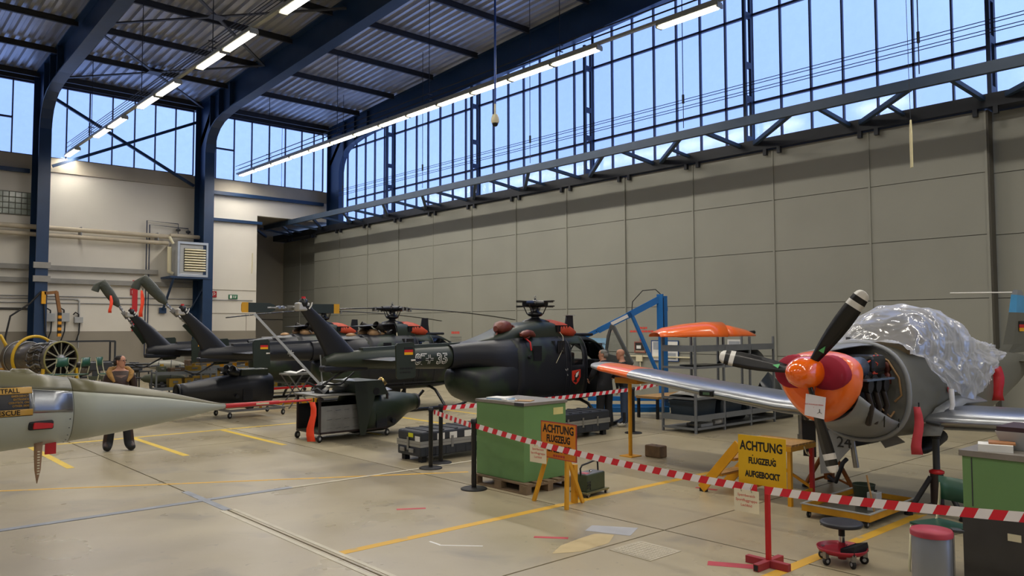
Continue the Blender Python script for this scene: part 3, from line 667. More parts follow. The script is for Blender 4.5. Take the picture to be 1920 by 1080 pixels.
        for sd in (-.26,.26):
            en = M().rev([(.06,0),(.13,.06),(.13,.22),(.09,.3),(.1,.4),(.06,.5)],(-.95,sd,2.15),(1,0,0),14).build('turbine', engT, h)
            M().rev([(.07,0),(.12,.02),(.12,.2),(.09,.22)],(-.45,sd,2.15),(1,0,0),12).build('gear_case', engD, en)
            for k in range(4): M().tube([(-.95+.2*k,sd,2.14),(-.9+.2*k,sd+.14*(-1)**k,2.24),(-.8+.18*k,sd-.12,2.1+.05*k)],.018,6).build('engine_pipe', silver if k % 2 else engT, en)
            M().tube([(-.5,sd,2.2),(-.62,sd*1.3,2.32),(-.8,sd*1.5,2.4)],[.08,.09,.1],12,caps=False).build('exhaust_pipe', engD, h, solid=.008)
        M().ell((-1.4,-.1,2.1),.16,.1,.07,14,8).build('oil_cooler_wrap', engT, h)
    return h
H3 = heli(12.76,13.35,'dark helicopter with numbers on its boom and no rotor blades, nearest the viewer',3)
H2 = heli(12.60,19.17,'dark helicopter in the middle with open engine bay and two rotor blades fitted',2)
H1 = heli(12.65,23.3,'rearmost dark helicopter, mostly hidden behind the other two',1)
# boom numbers and crosses, wrapped round the boom
def brad(x): return lerp(.25,.225,-(x+2.5)) if x > -3.5 else lerp(.225,.19,-(x+3.5)/1.1)
def wrapb(o, r, zc, off):
    for vtx in o.data.vertices:
        r = brad(o.location.x+vtx.co.x*o.scale.x)
        z = o.location.z+vtx.co.y-zc; z = max(-r*.98, min(r*.98, z)); vtx.co.z = math.sqrt(r*r-z*z)+off+vtx.co.z*.2
    o.location.y = 0; return o
for s_, x in (('87',-3.43),('35',-2.9)):
    wrapb(text(s_,.30,'boom_number',whitem,H3,(x,0,1.655),(PI/2,0,0),.001,bold=.012,sx=.95),.228,1.69,.002)
    wrapb(text(s_,.30,'boom_number',camoG,H3,(x,0,1.655),(PI/2,0,0),.001,bold=-.004,sx=.95),.228,1.69,.006)
def cross(H, x, zc, s_, r):
    for k in range(4):
        c = M(); a = k*PI/2
        for q in (-1,1): c.box(.28*s_,1.0*s_,q*.2*s_-.06*s_,q*.2*s_+.06*s_,0,.004)
        o = c.xf(Matrix.Rotation(a,4,'Z')).build('cross_edge', whitem, H, loc=(x,0,1.66)); o.rotation_euler = (PI/2,0,0); wrapb(o,r,zc,.002)
        o = M().box(0,.95*s_,-.13*s_,.13*s_,0,.004).xf(Matrix.Rotation(a,4,'Z')).build('cross_arm', germ[0], H, loc=(x,0,1.66)); o.rotation_euler = (PI/2,0,0); wrapb(o,r,zc,.001)
cross(H3,-3.22,1.69,.095,.228); cross(H2,-3.25,1.69,.085,.228)
def streamer(name, label, x, y, z, L, w=.038, m=None, rz=.5):
    s_ = thing(name, label, 'streamer', (x,y,z-L), rz)
    pts = [[(-w*(1+.1*k)+.02*math.sin(k),.02*math.sin(k*1.3),L*(1-k/6)),(w*(1+.1*k)+.02*math.sin(k),.02*math.cos(k*1.1),L*(1-k/6))] for k in range(7)]
    M().sheet(pts).build('ribbon', m or streamer_m, s_, solid=.004)
    M().cyl((.02,0,L),(.02,0,L+.05),.008,n=6).build('cord', rail_m, s_)
    return s_
streamer('warning_streamer','orange ribbon hanging from the sleeved tail rotor of the middle helicopter',5.82,19.40,3.2,.62)
streamer('warning_streamer','orange ribbon hanging from the leftmost sleeved tail rotor blade',6.22,23.42,3.22,.48)
t = thing('tie_down_strap','thin grey tie-down strap from tail rotor blade to tail skid','strap',(7.2,13.6,1.24))
M().bar((-1.18,.05,1.33),(.02,-.2,0),.045,.012,(0,1,0)).build('webbing', lgrey, t); M().bar((.12,0,.55),(.06,-.2,0),.02,.012,(0,1,0)).build('webbing', lgrey, t)
# ------------------------------------------------------------------ propeller trainer
grp = mat('grey_aircraft_paint', '8b8e91', .42, .15, .06, 2)
grd = mat('grey_green_aircraft_paint', '66655a', .45, 0, .08, 1.5)
alu = mat('bare_aluminium', '9fa2a6', .33, 1, .04, 1.2, stretch=(1,.2,1))
crims = mat('crimson_intake_plug', '9c1230', .75, 0, .1, 6)
propb = mat('propeller_black', '141416', .38, 0, .1, 4)
T = thing('propeller_aircraft', 'grey single-engine trainer with orange nose, engine uncovered, standing on jacks', 'aircraft', (8.3,4.3,0))
FS = [(1.32,1.52,.57,.57,.57),(2.2,1.5,.61,.56,.6),(3.0,1.48,.61,.56,.6),(4.0,1.46,.54,.56,.56),(5.0,1.45,.42,.52,.5),(6.0,1.48,.30,.44,.38),(7.0,1.55,.19,.32,.26),(7.9,1.62,.06,.18,.14)]
M().loft([se(x,0,zc,ry,zu,zd,36,2.3) for x,zc,ry,zu,zd in FS]).build('fuselage', grd, T)
# firewall and its rim
M().loft([se(1.29,0,1.52,.55,.55,.55,36,2.3),se(1.305,0,1.52,.55,.55,.55,36,2.3)]).build('firewall', mat('grey_firewall','7b7a72',.5,.2,.1,5), T)
M().tube([(1.28,p[1],p[2]) for p in se(1.28,0,1.52,.585,.585,.585,40,2.3)+[se(1.28,0,1.52,.585,.585,.585,40,2.3)[0]]], .03, 8).build('cowl_rim', grp, T)
# nose bowl
def egg(x, w, zu, zd, n=36): 
    out = []
    for k in range(n):
        a = 2*PI*k/n; c, s_ = math.cos(a), math.sin(a)
        ww = w*(1 if s_ > 0 else (1-.42*s_*s_)); out.append((x, math.copysign(abs(c)**.85, c)*ww, 1.78+math.copysign(abs(s_)**.85, s_)*(zu if s_ > 0 else zd)))
    return out
M().loft([egg(.36,.462,.25,.56),egg(.3,.46,.245,.56),egg(.2,.44,.23,.54),egg(.12,.40,.205,.49),egg(.07,.345,.175,.42),egg(.05,.27,.12,.3)]).build('nose_bowl', orangem, T)
for sd in (-1,1):
    M().loft([[(x,sd*(.2+.225*math.cos(a)*s_),1.80+.19*math.sin(a)*s_-.02*abs(math.cos(a))) for a in [2*PI*k/24 for k in range(24)]] for x,s_ in ((.2,1.0),(.055,1.0),(.035,.95),(.03,.3))]).build('intake_plug', crims, T)
M().rev([(.02,-.36),(.08,-.33),(.135,-.25),(.17,-.14),(.185,-.02),(.185,.05),(.17,.07)],(0,0,1.8),(1,0,0),32).build('spinner', mat('spinner_orange','ff6c06',.12,0,.03,3,coat=1), T)
# propeller blades
for i, ang in enumerate((8,128,-106)):
    a = math.radians(ang); ca, sa = math.cos(a), math.sin(a)
    def sec(r, ch, tw, th):
        out = []
        for q,u in ((-.5,0),(-.25,.5),(.1,.5),(.5,0),(.1,-.35),(-.25,-.3)):
            s_ = q*ch*math.cos(tw)-u*th*math.sin(tw); xx = q*ch*math.sin(tw)+u*th*math.cos(tw)
            out.append((-.05+xx, r*ca-s_*sa, 1.8+r*sa+s_*ca))
        return out
    def tw(r): return math.radians(lerp(42,12,(r-.12)/.98))
    def ch(r): return 0.07+.125*math.sin(PI*min(1,(r-.08)/.95)*.72)
    bl = M().loft([sec(r,ch(r),tw(r),lerp(.06,.015,r)) for r in (.12,.2,.3,.42,.55,.7,.82,.9)]).build('propeller_blade', propb, T)
    M().loft([sec(r,ch(r)*1.01,tw(r),.018) for r in (.9,.965)]).build('white_band', whitem, bl)
    M().loft([sec(r,ch(r),tw(r),.017) for r in (.965,1.03)]).build('black_band', propb, bl)
    M().loft([sec(r,ch(r)*k,tw(r),.016) for r,k in ((1.03,1.0),(1.07,.86),(1.095,.6),(1.105,.3))]).build('white_tip', whitem, bl)
    p = Vector(sec(.34,0.001,tw(.34),0)[0]); e1 = Vector((0,ca,sa)); e2 = Vector((math.sin(tw(.34)),-math.cos(tw(.34))*sa,math.cos(tw(.34))*ca)); nn = e1.cross(e2).normalized()
    if nn.x > 0: nn = -nn
    p += nn*.032
    M().add([p-e1*.035-e2*.03,p+e1*.045,p-e1*.035+e2*.03],[(0,1,2)]).build('green_triangle', mat('label_green','5fc07a',.5), bl, solid=.002)
# engine bay
e = M().box(.55,1.25,-.26,.26,1.42,1.78).build('engine_block', engD, T, bev=.03); e.scale = (.86,1,1); e.location = (.01,0,0)
for k in range(3):
    for sd in (-1,1):
        cy = M().cyl((.66+.24*k,sd*.22,1.66),(.66+.24*k,sd*.45,1.64),.085,n=14)
        for q in range(6): cy.cyl((.66+.24*k,sd*(.25+.03*q),1.66),(.66+.24*k,sd*(.262+.03*q),1.66),.1,n=14)
        cy.build('cylinder', engD, e)
        M().tube([(.66+.24*k,sd*.4,1.58),(.68+.24*k,sd*.44,1.4),(.78+.2*k,sd*.36,1.2)],.035,8).build('exhaust_stub', mat('exhaust_brown','3d3633',.5,.5,.3,8), e)
M().box(.5,1.35,-.47,-.12,1.695,1.715).build('baffle_plate', mat('blue_grey_baffle','6d7f9a',.3,.5,.1,4), e)
M().box(.85,1.3,-.4,.3,1.78,1.98).build('oil_tank', blackg, e, bev=.05)
M().rev([(.03,0),(.1,.02),(.12,.1),(.12,.32),(.08,.36)],(.5,-.26,1.84),(1,0,0),14).build('starter_motor', mat('blue_grey_casting','56606f',.35,.4,.1,4), e)
M().box(.82,1.02,-.36,-.18,1.72,1.86).build('magneto', engD, e, bev=.015)
for k in range(6): M().tube([(.78,-.3+.02*k,1.84),(.88+.04*k,-.38,1.93+.02*(k%3)),(1.0,-.4+.03*k,1.88-.02*k),(.95+.03*k,-.36,1.76)],.011,6).build('ignition_lead', mat('orange_lead','d4452c',.5), e)
for k in range(7): M().tube([(1.5,-.4+.1*k,1.3+.07*(k%4)),(1.3,-.42+.11*k,1.25),(1.05+.05*k,-.4+.06*k,1.38),(.8,-.36,1.3+.03*k)],.013,6).build('hose', blackm if k % 3 else engT, e)
M().rev([(.02,0),(.045,.01),(.045,.12),(.03,.13),(.03,.16),(.045,.17),(.045,.25),(.015,.27)],(1.47,-.34,1.62),(0,0,1),12).build('filter_canister', mat('dark_red_filter','5b2a22',.4,.3), e)
M().tube([(1.47,-.2,1.98),(1.45,-.36,1.9),(1.45,-.48,1.7),(1.46,-.5,1.5),(1.47,-.42,1.42)],.014,6).build('brown_pipe', engT, e)
M().box(1.515,1.525,-.32,-.24,1.3,1.42).build('blue_tape', mat('blue_tape','1c6a88',.6), e)
# cowlings left on: belly pan and far upper hood
def arc(x, zc, ry, zu, zd, a0, a1, n=18, p=2.3):
    out = []
    for k in range(n+1):
        a = math.radians(lerp(a0,a1,k/n)); c, s_ = math.cos(a), math.sin(a)
        out.append((x, math.copysign(abs(c)**(2/p), c)*ry, zc+math.copysign(abs(s_)**(2/p), s_)*(zu if s_ > 0 else zd)))
    return out
M().sheet([arc(.35,1.75,.44,.28,.52,200,345),arc(.7,1.64,.51,.42,.52,208,340),arc(1.05,1.56,.56,.5,.54,214,335),arc(1.36,1.52,.58,.56,.575,216,335)]).build('lower_cowling', grp, T, solid=.012)
M().sheet([arc(.35,1.78,.46,.25,.5,-20,98),arc(.7,1.7,.52,.36,.5,-20,98),arc(1.05,1.6,.56,.49,.5,-20,102),arc(1.32,1.53,.575,.575,.5,-20,108)]).build('upper_cowling', grp, T, solid=.012)
for k in range(3): 
    q = arc(.55+.33*k,1.68-.06*k,.5+.03*k,.4,.52,214,222,2); M().bar((.55+.33*k,q[0][1]-.01,q[0][2]-.02),(.61+.33*k,q[2][1]-.02,q[2][2]-.1),.012,.012).build('cowl_latch', blackm, T)
# wings
def wing(sd, nm):
    st = [(.5,1.85,1.95,1.14,.30),(1.5,1.92,1.8,1.17,.27),(2.9,2.02,1.55,1.31,.23),(4.35,2.12,1.3,1.48,.19)]
    tp = [(4.35,2.12,1.3,1.48,.192),(5.1,2.2,1.12,1.57,.16)]; cp = [(5.1,2.2,1.12,1.57,.16),(5.32,2.28,.98,1.6,.13),(5.47,2.45,.7,1.615,.08),(5.54,2.65,.3,1.62,.03)]
    def ar(y, xl, c, z, th):
        o = []
        def nt(u): return 5*(.2969*u**.5-.126*u-.3516*u*u+.2843*u**3-.1036*u**4)
        for k in range(19):
            u = (k/18)**2; o.append((xl+c*u, sd*y, z+1.15*th*nt(u)))
        for k in range(17,0,-1):
            u = (k/18)**2; o.append((xl+c*u, sd*y, z-.85*th*nt(u)))
        return o
    w = M().loft([ar(*q) for q in st]).build(nm, alu, T)
    t_ = M().loft([ar(*q) for q in tp]).build('orange_wing_panel', orangem, w); M().loft([ar(*q) for q in cp]).build('wing_tip', grp, w)
    return w
wr_ = wing(1,'wing'); wl2 = wing(-1,'wing')
M().prism([(2.9,.20),(2.9,.52),(3.6,.50)],'z',0,.01).build('tmp',grp,T); bpy.data.objects.remove(bpy.data.objects['tmp'])
M().box(1.97,2.2,2.55,2.8,1.24,1.34).build('landing_light_window', blackg, wr_, bev=.02)
M().box(1.965,1.98,2.6,2.72,1.27,1.31).build('landing_light', chrome, wr_)
for y in (1.5,2.9,3.6): M().box(1.96,1.985,y-.004,y+.004,1.0,1.0).build('tmp',grp,T); bpy.data.objects.remove(bpy.data.objects['tmp'])
# wing root fillets
for sd in (-1,1): M().loft([[(x,sd*y,z) for x,y,z in ((1.75,.5,.98),(2.0,.6,1.3),(2.6,.63,1.42),(3.5,.6,1.36))],[(x,sd*y,z) for x,y,z in ((1.82,.72,1.0),(2.05,.74,1.24),(2.6,.76,1.34),(3.5,.72,1.3))]], closed=False, caps=False).build('wing_root_fillet', grp, T, solid=.02)
M().cyl((1.83,-.56,1.15),(1.82,-.72,1.13),.02,n=8).build('hinge_pin', dgrey, T)
# canopy
CN = [(1.62,.42,.04),(1.85,.46,.26),(2.15,.49,.42),(2.5,.5,.48),(2.9,.5,.46),(3.3,.48,.38),(3.7,.42,.24),(4.1,.32,.06)]
M().sheet([[(x,ry*math.cos(a),2.04+zu*math.sin(a)) for a in [PI*k/16 for k in range(17)]] for x,ry,zu in CN]).build('canopy', acr, T)
for x,ry,zu in (CN[1],CN[3],CN[5]): M().tube([(x,(ry+.01)*math.cos(a),2.04+(zu+.01)*math.sin(a)) for a in [PI*k/16 for k in range(17)]],.018,6).build('canopy_frame', grd, T)
for sd in (-1,1): M().tube([(x,sd*(ry+.01),2.05) for x,ry,zu in CN],.02,6).build('canopy_frame', grd, T)
M().box(2.5,2.62,-.4,.4,1.9,2.35).box(1.75,1.95,-.42,.42,1.95,2.12).build('cockpit_trim', mat('cockpit_tan','8a7658',.7), T, bev=.03)
M().tube([(1.62,.25,2.14),(1.6,.3,2.14)],.035,8).build('screen_bolt', blackm, T)
# tail
M().loft([[(x,s_*t_,z) for x,s_,t_ in ((xl,0,0),(lerp(xl,xt,.3),-1,th),(xt,0,0),(lerp(xl,xt,.3),1,th))] for xl,xt,z,th in ((6.3,7.95,1.85,.05),(6.75,8.0,2.0,.05),(7.0,8.02,2.35,.045),(7.12,8.02,2.55,.04))], sm=False).build('tail_fin', grd, T)
M().loft([[(x,s_*t_,z) for x,s_,t_ in ((xl,0,0),(lerp(xl,xt,.3),-1,th),(xt,0,0),(lerp(xl,xt,.3),1,th))] for xl,xt,z,th in ((7.12,8.02,2.55,.041),(7.28,8.0,2.86,.035))], sm=False).build('blue_fin_band', mat('fin_blue','4fa0d0',.5), T)
M().loft([[(x,s_*t_,z) for x,s_,t_ in ((xl,0,0),(lerp(xl,xt,.3),-1,th),(xt,0,0),(lerp(xl,xt,.3),1,th))] for xl,xt,z,th in ((7.28,8.0,2.86,.036),(7.42,7.9,2.95,.02))], sm=False).build('fin_cap', grp, T)
for k in range(3): M().box(7.5,7.78,-.052,-.046,2.34-.06*k,2.4-.06*k).build('flag_stripe', germ[k], T)
M().cyl((7.35,0,2.9),(7.35,1.0,2.92),.012,n=6).build('antenna_rod', whitem, T)
for sd in (-1,1): M().loft([[(6.95,sd*.15,1.72),(7.3,sd*.15,1.76),(7.85,sd*.15,1.72),(7.3,sd*.15,1.68)],[(7.15,sd*1.7,1.73),(7.4,sd*1.7,1.76),(7.75,sd*1.7,1.73),(7.4,sd*1.7,1.7)]], sm=False).build('tailplane', grd, T)
def fz(x):
    for a,b in zip(FS,FS[1:]):
        if a[0] <= x <= b[0]: return lerp(a[2],b[2],(x-a[0])/(b[0]-a[0]))
for k,(x,z) in enumerate(((4.25,1.78),(4.5,1.8),(4.62,1.8),(4.74,1.8),(4.3,1.62),(4.42,1.64),(4.2,1.52),(4.36,1.52),(4.5,1.53))):
    M().bar((x,-fz(x)*.985,z),(x+.06,-fz(x+.06)*.985,z+.005),.012,.016).build('stencil_mark', whitem, T); 
    if k % 2: M().bar((x,-fz(x)*.985,z),(x,-fz(x)*.985,z-.045),.016,.012).build('stencil_mark', whitem, T)
M().tube([(3.75,-.575,1.5),(3.78,-.575,1.58),(3.83,-.57,1.6),(3.88,-.565,1.57),(3.9,-.565,1.48)],.008,5).build('emblem_wreath', cream, T)
M().add([(2.35,-.63,1.55),(2.42,-.63,1.55),(2.42,-.63,1.5),(2.385,-.63,1.45),(2.35,-.63,1.5)],[(0,1,2,3,4)]).build('crest_decal', redm, T, solid=.004)
M().cyl((5.2,.0,1.95),(5.2,0,2.15),.008,n=5).build('whip_antenna', blackm, T)
# undercarriage parts hanging below
gd = M().add([(1.3,.56,1.0),(1.3,.06,1.0),(1.3,.1,.85),(1.3,.3,.62),(1.3,.38,.48),(1.3,.52,.45)],[tuple(range(6))]).build('nose_gear_door', grp, T, solid=.015)
text('24',.19,'door_number',ink,gd,(1.285,.21,.87),(PI/2,0,-PI/2),.001)
M().cyl((1.45,.2,1.0),(1.5,.16,.55),.035,n=10).build('nose_gear_leg', silver, T)
M().add([(2.1,.18,.92),(2.1,.03,1.0),(2.1,-.2,.84),(2.1,.05,.74)],[(0,1,2,3)]).build('inner_gear_door', grp, T, solid=.012)
M().loft([se(x,-.35+.1*x-.2,z,r,r*.8,r*.8,14,2) for x,z,r in ((2.2,.75,.03),(2.35,.76,.1),(2.7,.8,.13),(3.1,.83,.12),(3.25,.84,.05))]).build('exhaust_muffler', blackm, T)
M().loft([se(x,.3,z,r,r*.8,r*.8,14,2) for x,z,r in ((1.55,.85,.03),(1.7,.83,.08),(2.4,.82,.08),(2.5,.82,.03))]).build('exhaust_muffler', blackm, T)
M().cyl((2.3,1.3,1.05),(2.28,1.28,.68),.045,n=10).cyl((2.28,1.28,.78),(2.28,1.28,.62),.065,n=10).tube([(2.3,1.2,1.0),(2.22,1.16,.85),(2.26,1.2,.7)],.015,6).build('main_gear_leg', silver, T)
M().box(2.15,2.17,1.02,1.2,.5,1.0).build('main_gear_door', blackm, T)
# plastic sheet over the canopy
def plastic():
    m = bpy.data.materials.new('crinkled_plastic_film'); m.use_nodes = True; n = m.node_tree.nodes; l = m.node_tree.links
    n.remove(n['Principled BSDF']); out = n['Material Output']; tc = n.new('ShaderNodeTexCoord')
    z = n.new('ShaderNodeTexNoise'); z.inputs['Scale'].default_value = 2.4; z.inputs['Detail'].default_value = 2; z.inputs['Distortion'].default_value = 1.0; l.new(tc.outputs['Object'], z.inputs['Vector'])
    bm = n.new('ShaderNodeBump'); bm.inputs['Strength'].default_value = 1; bm.inputs['Distance'].default_value = .07; l.new(z.outputs['Fac'], bm.inputs['Height'])
    t = n.new('ShaderNodeBsdfTransparent'); t.inputs['Color'].default_value = (.95,.96,1,1)
    d = n.new('ShaderNodeBsdfTranslucent'); d.inputs['Color'].default_value = (.92,.93,.96,1); l.new(bm.outputs[0], d.inputs['Normal'])
    df = n.new('ShaderNodeBsdfDiffuse'); df.inputs['Color'].default_value = (.92,.93,.96,1); l.new(bm.outputs[0], df.inputs['Normal'])
    g = n.new('ShaderNodeBsdfGlossy'); g.inputs['Roughness'].default_value = .18; l.new(bm.outputs[0], g.inputs['Normal'])
    a0 = n.new('ShaderNodeMixShader'); a0.inputs['Fac'].default_value = .5; l.new(d.outputs[0], a0.inputs[1]); l.new(df.outputs[0], a0.inputs[2])
    a = n.new('ShaderNodeMixShader'); lw = n.new('ShaderNodeLayerWeight'); lw.inputs['Blend'].default_value = .35; mr = n.new('ShaderNodeMapRange'); mr.inputs['To Min'].default_value = .26; mr.inputs['To Max'].default_value = .85; l.new(lw.outputs['Facing'], mr.inputs['Value']); l.new(mr.outputs[0], a.inputs['Fac']); l.new(t.outputs[0], a.inputs[1]); l.new(a0.outputs[0], a.inputs[2])
    b = n.new('ShaderNodeMixShader'); b.inputs['Fac'].default_value = .2; l.new(a.outputs[0], b.inputs[1]); l.new(g.outputs[0], b.inputs[2]); l.new(b.outputs[0], out.inputs['Surface'])
    return m
ps = thing('plastic_sheet', 'crinkled clear plastic film draped over the trainer canopy', 'sheet', (8.3,4.3,1.35))
import mathutils
rows = []; nx, na = 130, 120; HEM = ((1.4,2.0),(1.9,1.64),(2.3,1.5),(2.95,1.36),(3.5,1.44),(4.2,1.68),(4.8,1.84),(5.4,1.96))
for i in range(nx+1):
    x = lerp(1.45,5.0,i/nx)
    ry, zt = .45, 2.06
    for a_, b_ in zip(CN,CN[1:]):
        if a_[0] <= x <= b_[0]: u = (x-a_[0])/(b_[0]-a_[0]); ry = lerp(a_[1],b_[1],u); zt = 2.04+lerp(a_[2],b_[2],u)
    if x > 4.1: ry = lerp(.32,.28,(x-4.1)/1.2); zt = lerp(2.1,2.0,min(1,(x-4.1)/.6))+.05*math.exp(-((x-4.6)/.2)**2)
    # silhouette to drape over: canopy hump on fuselage
    fr = fz(min(max(x,1.35),7.8)); hem = [lerp(h0,h1,(x-a0)/(a1-a0)) for (a0,h0),(a1,h1) in zip(HEM,HEM[1:]) if a0 <= x <= a1][0]
    row = []
    for k in range(na+1):
        s_ = k/na       # 0 far hem .. 1 near hem
        if s_ < .25: u = s_/.25; y = fr+.06; z = lerp(1.75,1.95,u); y -= .04*u
        elif s_ < .65:
            u = (s_-.25)/.4; a = PI*u; y = math.cos(a)*(ry+.06); z = 1.98+(zt+.04-1.98)*math.sin(a)**.8
        else: u = (s_-.65)/.35; y = -lerp(ry+.06,fr+.05,min(1,u*1.6)); z = lerp(1.98,hem,u)
        nzv = mathutils.noise.noise_vector(Vector((x*2.6,s_*7,3.1))); q_ = x*1.7+2.6*s_; rg = (1-abs(mathutils.noise.noise(Vector((q_*2.2,(x-3*s_)*.9,1.7)))))**5*.035+(1-abs(mathutils.noise.noise(Vector(((x-4*s_)*2.4,q_*.8,7.7)))))**6*.025+abs(mathutils.noise.noise(Vector((x*7,s_*18,0))))*.006
        am = .03+.05*(s_ > .62); row.append((x+nzv.x*.015, y+(abs(nzv.y)*am+rg)*(-1 if y < 0 else 1)*min(1,abs(y)*4), z-1.35+((abs(nzv.z)*am+rg) if s_ < .65 else 0)))
    rows.append(row)
M().sheet(rows).build('film', plastic(), ps, nrm=False)
M().tube([(2.2,-.72,.18),(2.15,-.75,0),(2.12,-.72,-.15),(2.16,-.72,-.28)],[.035,.03,.025,.04],8).build('twisted_tail', mat('white_plastic_roll','d8d8dc',.4,0,.1,10), ps)
# propeller warning board hung on the lower blade
wb_ = thing('warning_card', 'white card with red lettering hung on the lower propeller blade', 'card', (8.12,4.14,1.33), math.radians(-8))
M().box(-.004,.004,-.12,.12,0,.235).build('board', mat('white_card','e8e6ea',.5), wb_).rotation_euler = (math.radians(6),0,0)
for k,(s_,sz) in enumerate((('NICHT AM PROPELLER DREHEN',.0165),('!',.02))): text(s_,sz,'card_text',redink,wb_,(-.006,0,.135-.03*k),(PI/2,0,-PI/2),.0005)
for k in range(3): M().bar((-.006,-.07,.06),(-.006,-.07+.032*math.cos(math.radians(90+120*k)),.06+.032*math.sin(math.radians(90+120*k))),.008,.002).build('propeller_symbol', ink, wb_)
M().cyl((0,0,.23),(.03,0,.33),.004,n=5).build('cord', rail_m, wb_)
streamer('warning_streamer','red ribbon hanging below the open engine bay of the trainer',9.75,3.7,1.36,.56,.04,mat('faded_red_ribbon','c8404a',.7),-.9)
streamer('warning_streamer','dark red ribbon hanging from the rear fuselage of the trainer',13.0,3.8,1.72,.5,.06,redm,-.9)
# ------------------------------------------------------------------ jet nose
jg = mat('pale_grey_green_paint', 'a3a79a', .4, 0, .05, 2)
jo = mat('olive_brown_paint', '625e42', .38, 0, .08, 1.5)
ja = mat('bare_steel_panel', '8d9094', .28, .85, .1, 2, stretch=(1,1,6))
J = thing('jet_fighter', 'grey and olive jet nose with red probe cover reaching in from the left', 'aircraft', (0,8.44,0))
JP = [(3.42,.018,1.46),(3.25,.05,1.467),(3.0,.108,1.48),(2.73,.165,1.497),(2.32,.238,1.515),(1.87,.302,1.535),(1.6,.335,1.548),(1.34,.365,1.56),(.6,.43,1.6),(-.6,.5,1.65),(-2.0,.55,1.68),(-4.5,.6,1.7)]
def jr(x):
    for a, b in zip(JP, JP[1:]):
        if b[0] <= x <= a[0]: u = (x-a[0])/(b[0]-a[0]); return lerp(a[1],b[1],u), lerp(a[2],b[2],u)
def jring(x, a0, a1, n, off=0):
    r, c = jr(x); return [(x,(r+off)*math.cos(a),c+(r+off)*math.sin(a)) for a in [lerp(a0,a1,k/n) for k in range(n+1)]]
A0 = math.radians(37)
def jsk(name, xs, a0, a1, n, m, off=0): return M().sheet([jring(x,a0,a1,n,off) for x in xs]).build(name, m, J, solid=.006)
XN = [3.42,3.35,3.25,3.12,3.0,2.85,2.73,2.55,2.32,2.1,1.87]; XB = [1.865,1.6,1.34,1.0,.6,0,-.6,-1.3,-2.0,-3.2,-4.5]
jsk('radome', XN, PI-A0, 2*PI+A0, 30, jg); jsk('radome_top', XN, A0, PI-A0, 14, jo)
jsk('nose_skin', XB, PI-A0, 2*PI+A0, 30, jg); jsk('nose_skin_top', XB, A0, PI-A0, 14, jo)
jsk('steel_panel', [1.86,1.7,1.55,1.5], PI-A0+.02, PI+.0, 8, ja, .004)
for k in range(10):
    q = jring(1.84,PI-A0,2*PI-1.2,9,.002)[k]; M().cyl(q,(q[0],q[1]*1.008,q[2]),.006,n=6).build('rivet', dgrey, J)
M().cyl((3.41,0,1.46),(4.03,0,1.462),.026,.022,12).build('probe_cover', redm, J); M().cyl((4.03,0,1.462),(4.43,0,1.462),.014,.012,10).build('probe_cover_tip', redm, J)
M().box(3.75,3.9,-.0235,-.02,1.452,1.472).build('cover_label', cream, J)
# rescue panel, wrapped on the side
PX = [1.53,1.4,1.2,1.0,.8,.6,.4]
def strip(name, z0, z1, m, off):
    rows = []
    for x in PX:
        r, c = jr(x); rr = r+off; rows.append([(x,-math.sqrt(max(1e-4,rr*rr-(z-c)**2)),z) for z in [lerp(z0,z1,k/6) for k in range(7)]])
    M().sheet(rows).build(name, m, J, solid=.003)
pY = mat('ochre_marking','b98f3a',.5); pB = mat('black_marking','25231f',.5)
strip('rescue_panel', 1.53, 1.785, pB, .004); strip('rescue_stripe', 1.725, 1.78, pY, .008); strip('rescue_stripe', 1.535, 1.59, pY, .008)
def jt(s_, x, z, sz, m, off=.012):
    o = text(s_, sz, 'rescue_text', m, J, (x,0,z), (PI/2,0,0), .0005, 'RIGHT', bold=.001)
    for v_ in o.data.vertices:
        r, c = jr(x+v_.co.x); zz = z+v_.co.y-c; v_.co.z = math.sqrt(max(1e-4,(r+off)**2-zz*zz))
jt('NOTFALL', 1.43, 1.752, .055, ink); jt('RESCUE', 1.43, 1.562, .06, ink)
for k, s_ in enumerate(('EMERGENCY','ENTRANCE','CONTROL ON','OTHER SIDE')): jt(s_, 1.5, 1.705-.028*k, .024, pY, .009)
# side light, vane ribbon, tag
r, c = jr(1.6)
M().box(1.5,1.7,-.345,-.3,1.395,1.475).build('lamp_bezel', blackm, J, bev=.015); M().prism([(1.53,1.41),(1.68,1.41),(1.69,1.45),(1.54,1.465)],'y',-.385,-.33).build('red_lamp_cover', redm, J, bev=.012)
M().sheet([[(1.58,-.16,1.30),(1.65,-.17,1.30)],[(1.575,-.2,1.15),(1.64,-.2,1.15)],[(1.58,-.21,1.02),(1.63,-.21,1.02)],[(1.60,-.21,.9),(1.605,-.21,.9)]]).build('vane_ribbon', mat('faded_brown_ribbon','9a7a5c',.8,0,.1,8), J, solid=.006)
for k in range(9): M().box(1.6,1.62,-.218,-.214,.98+.025*k,.99+.025*k).build('ribbon_letter', cream, J)
M().box(1.68,1.77,-.12,-.1,1.14,1.25).build('red_tag', redm, J)
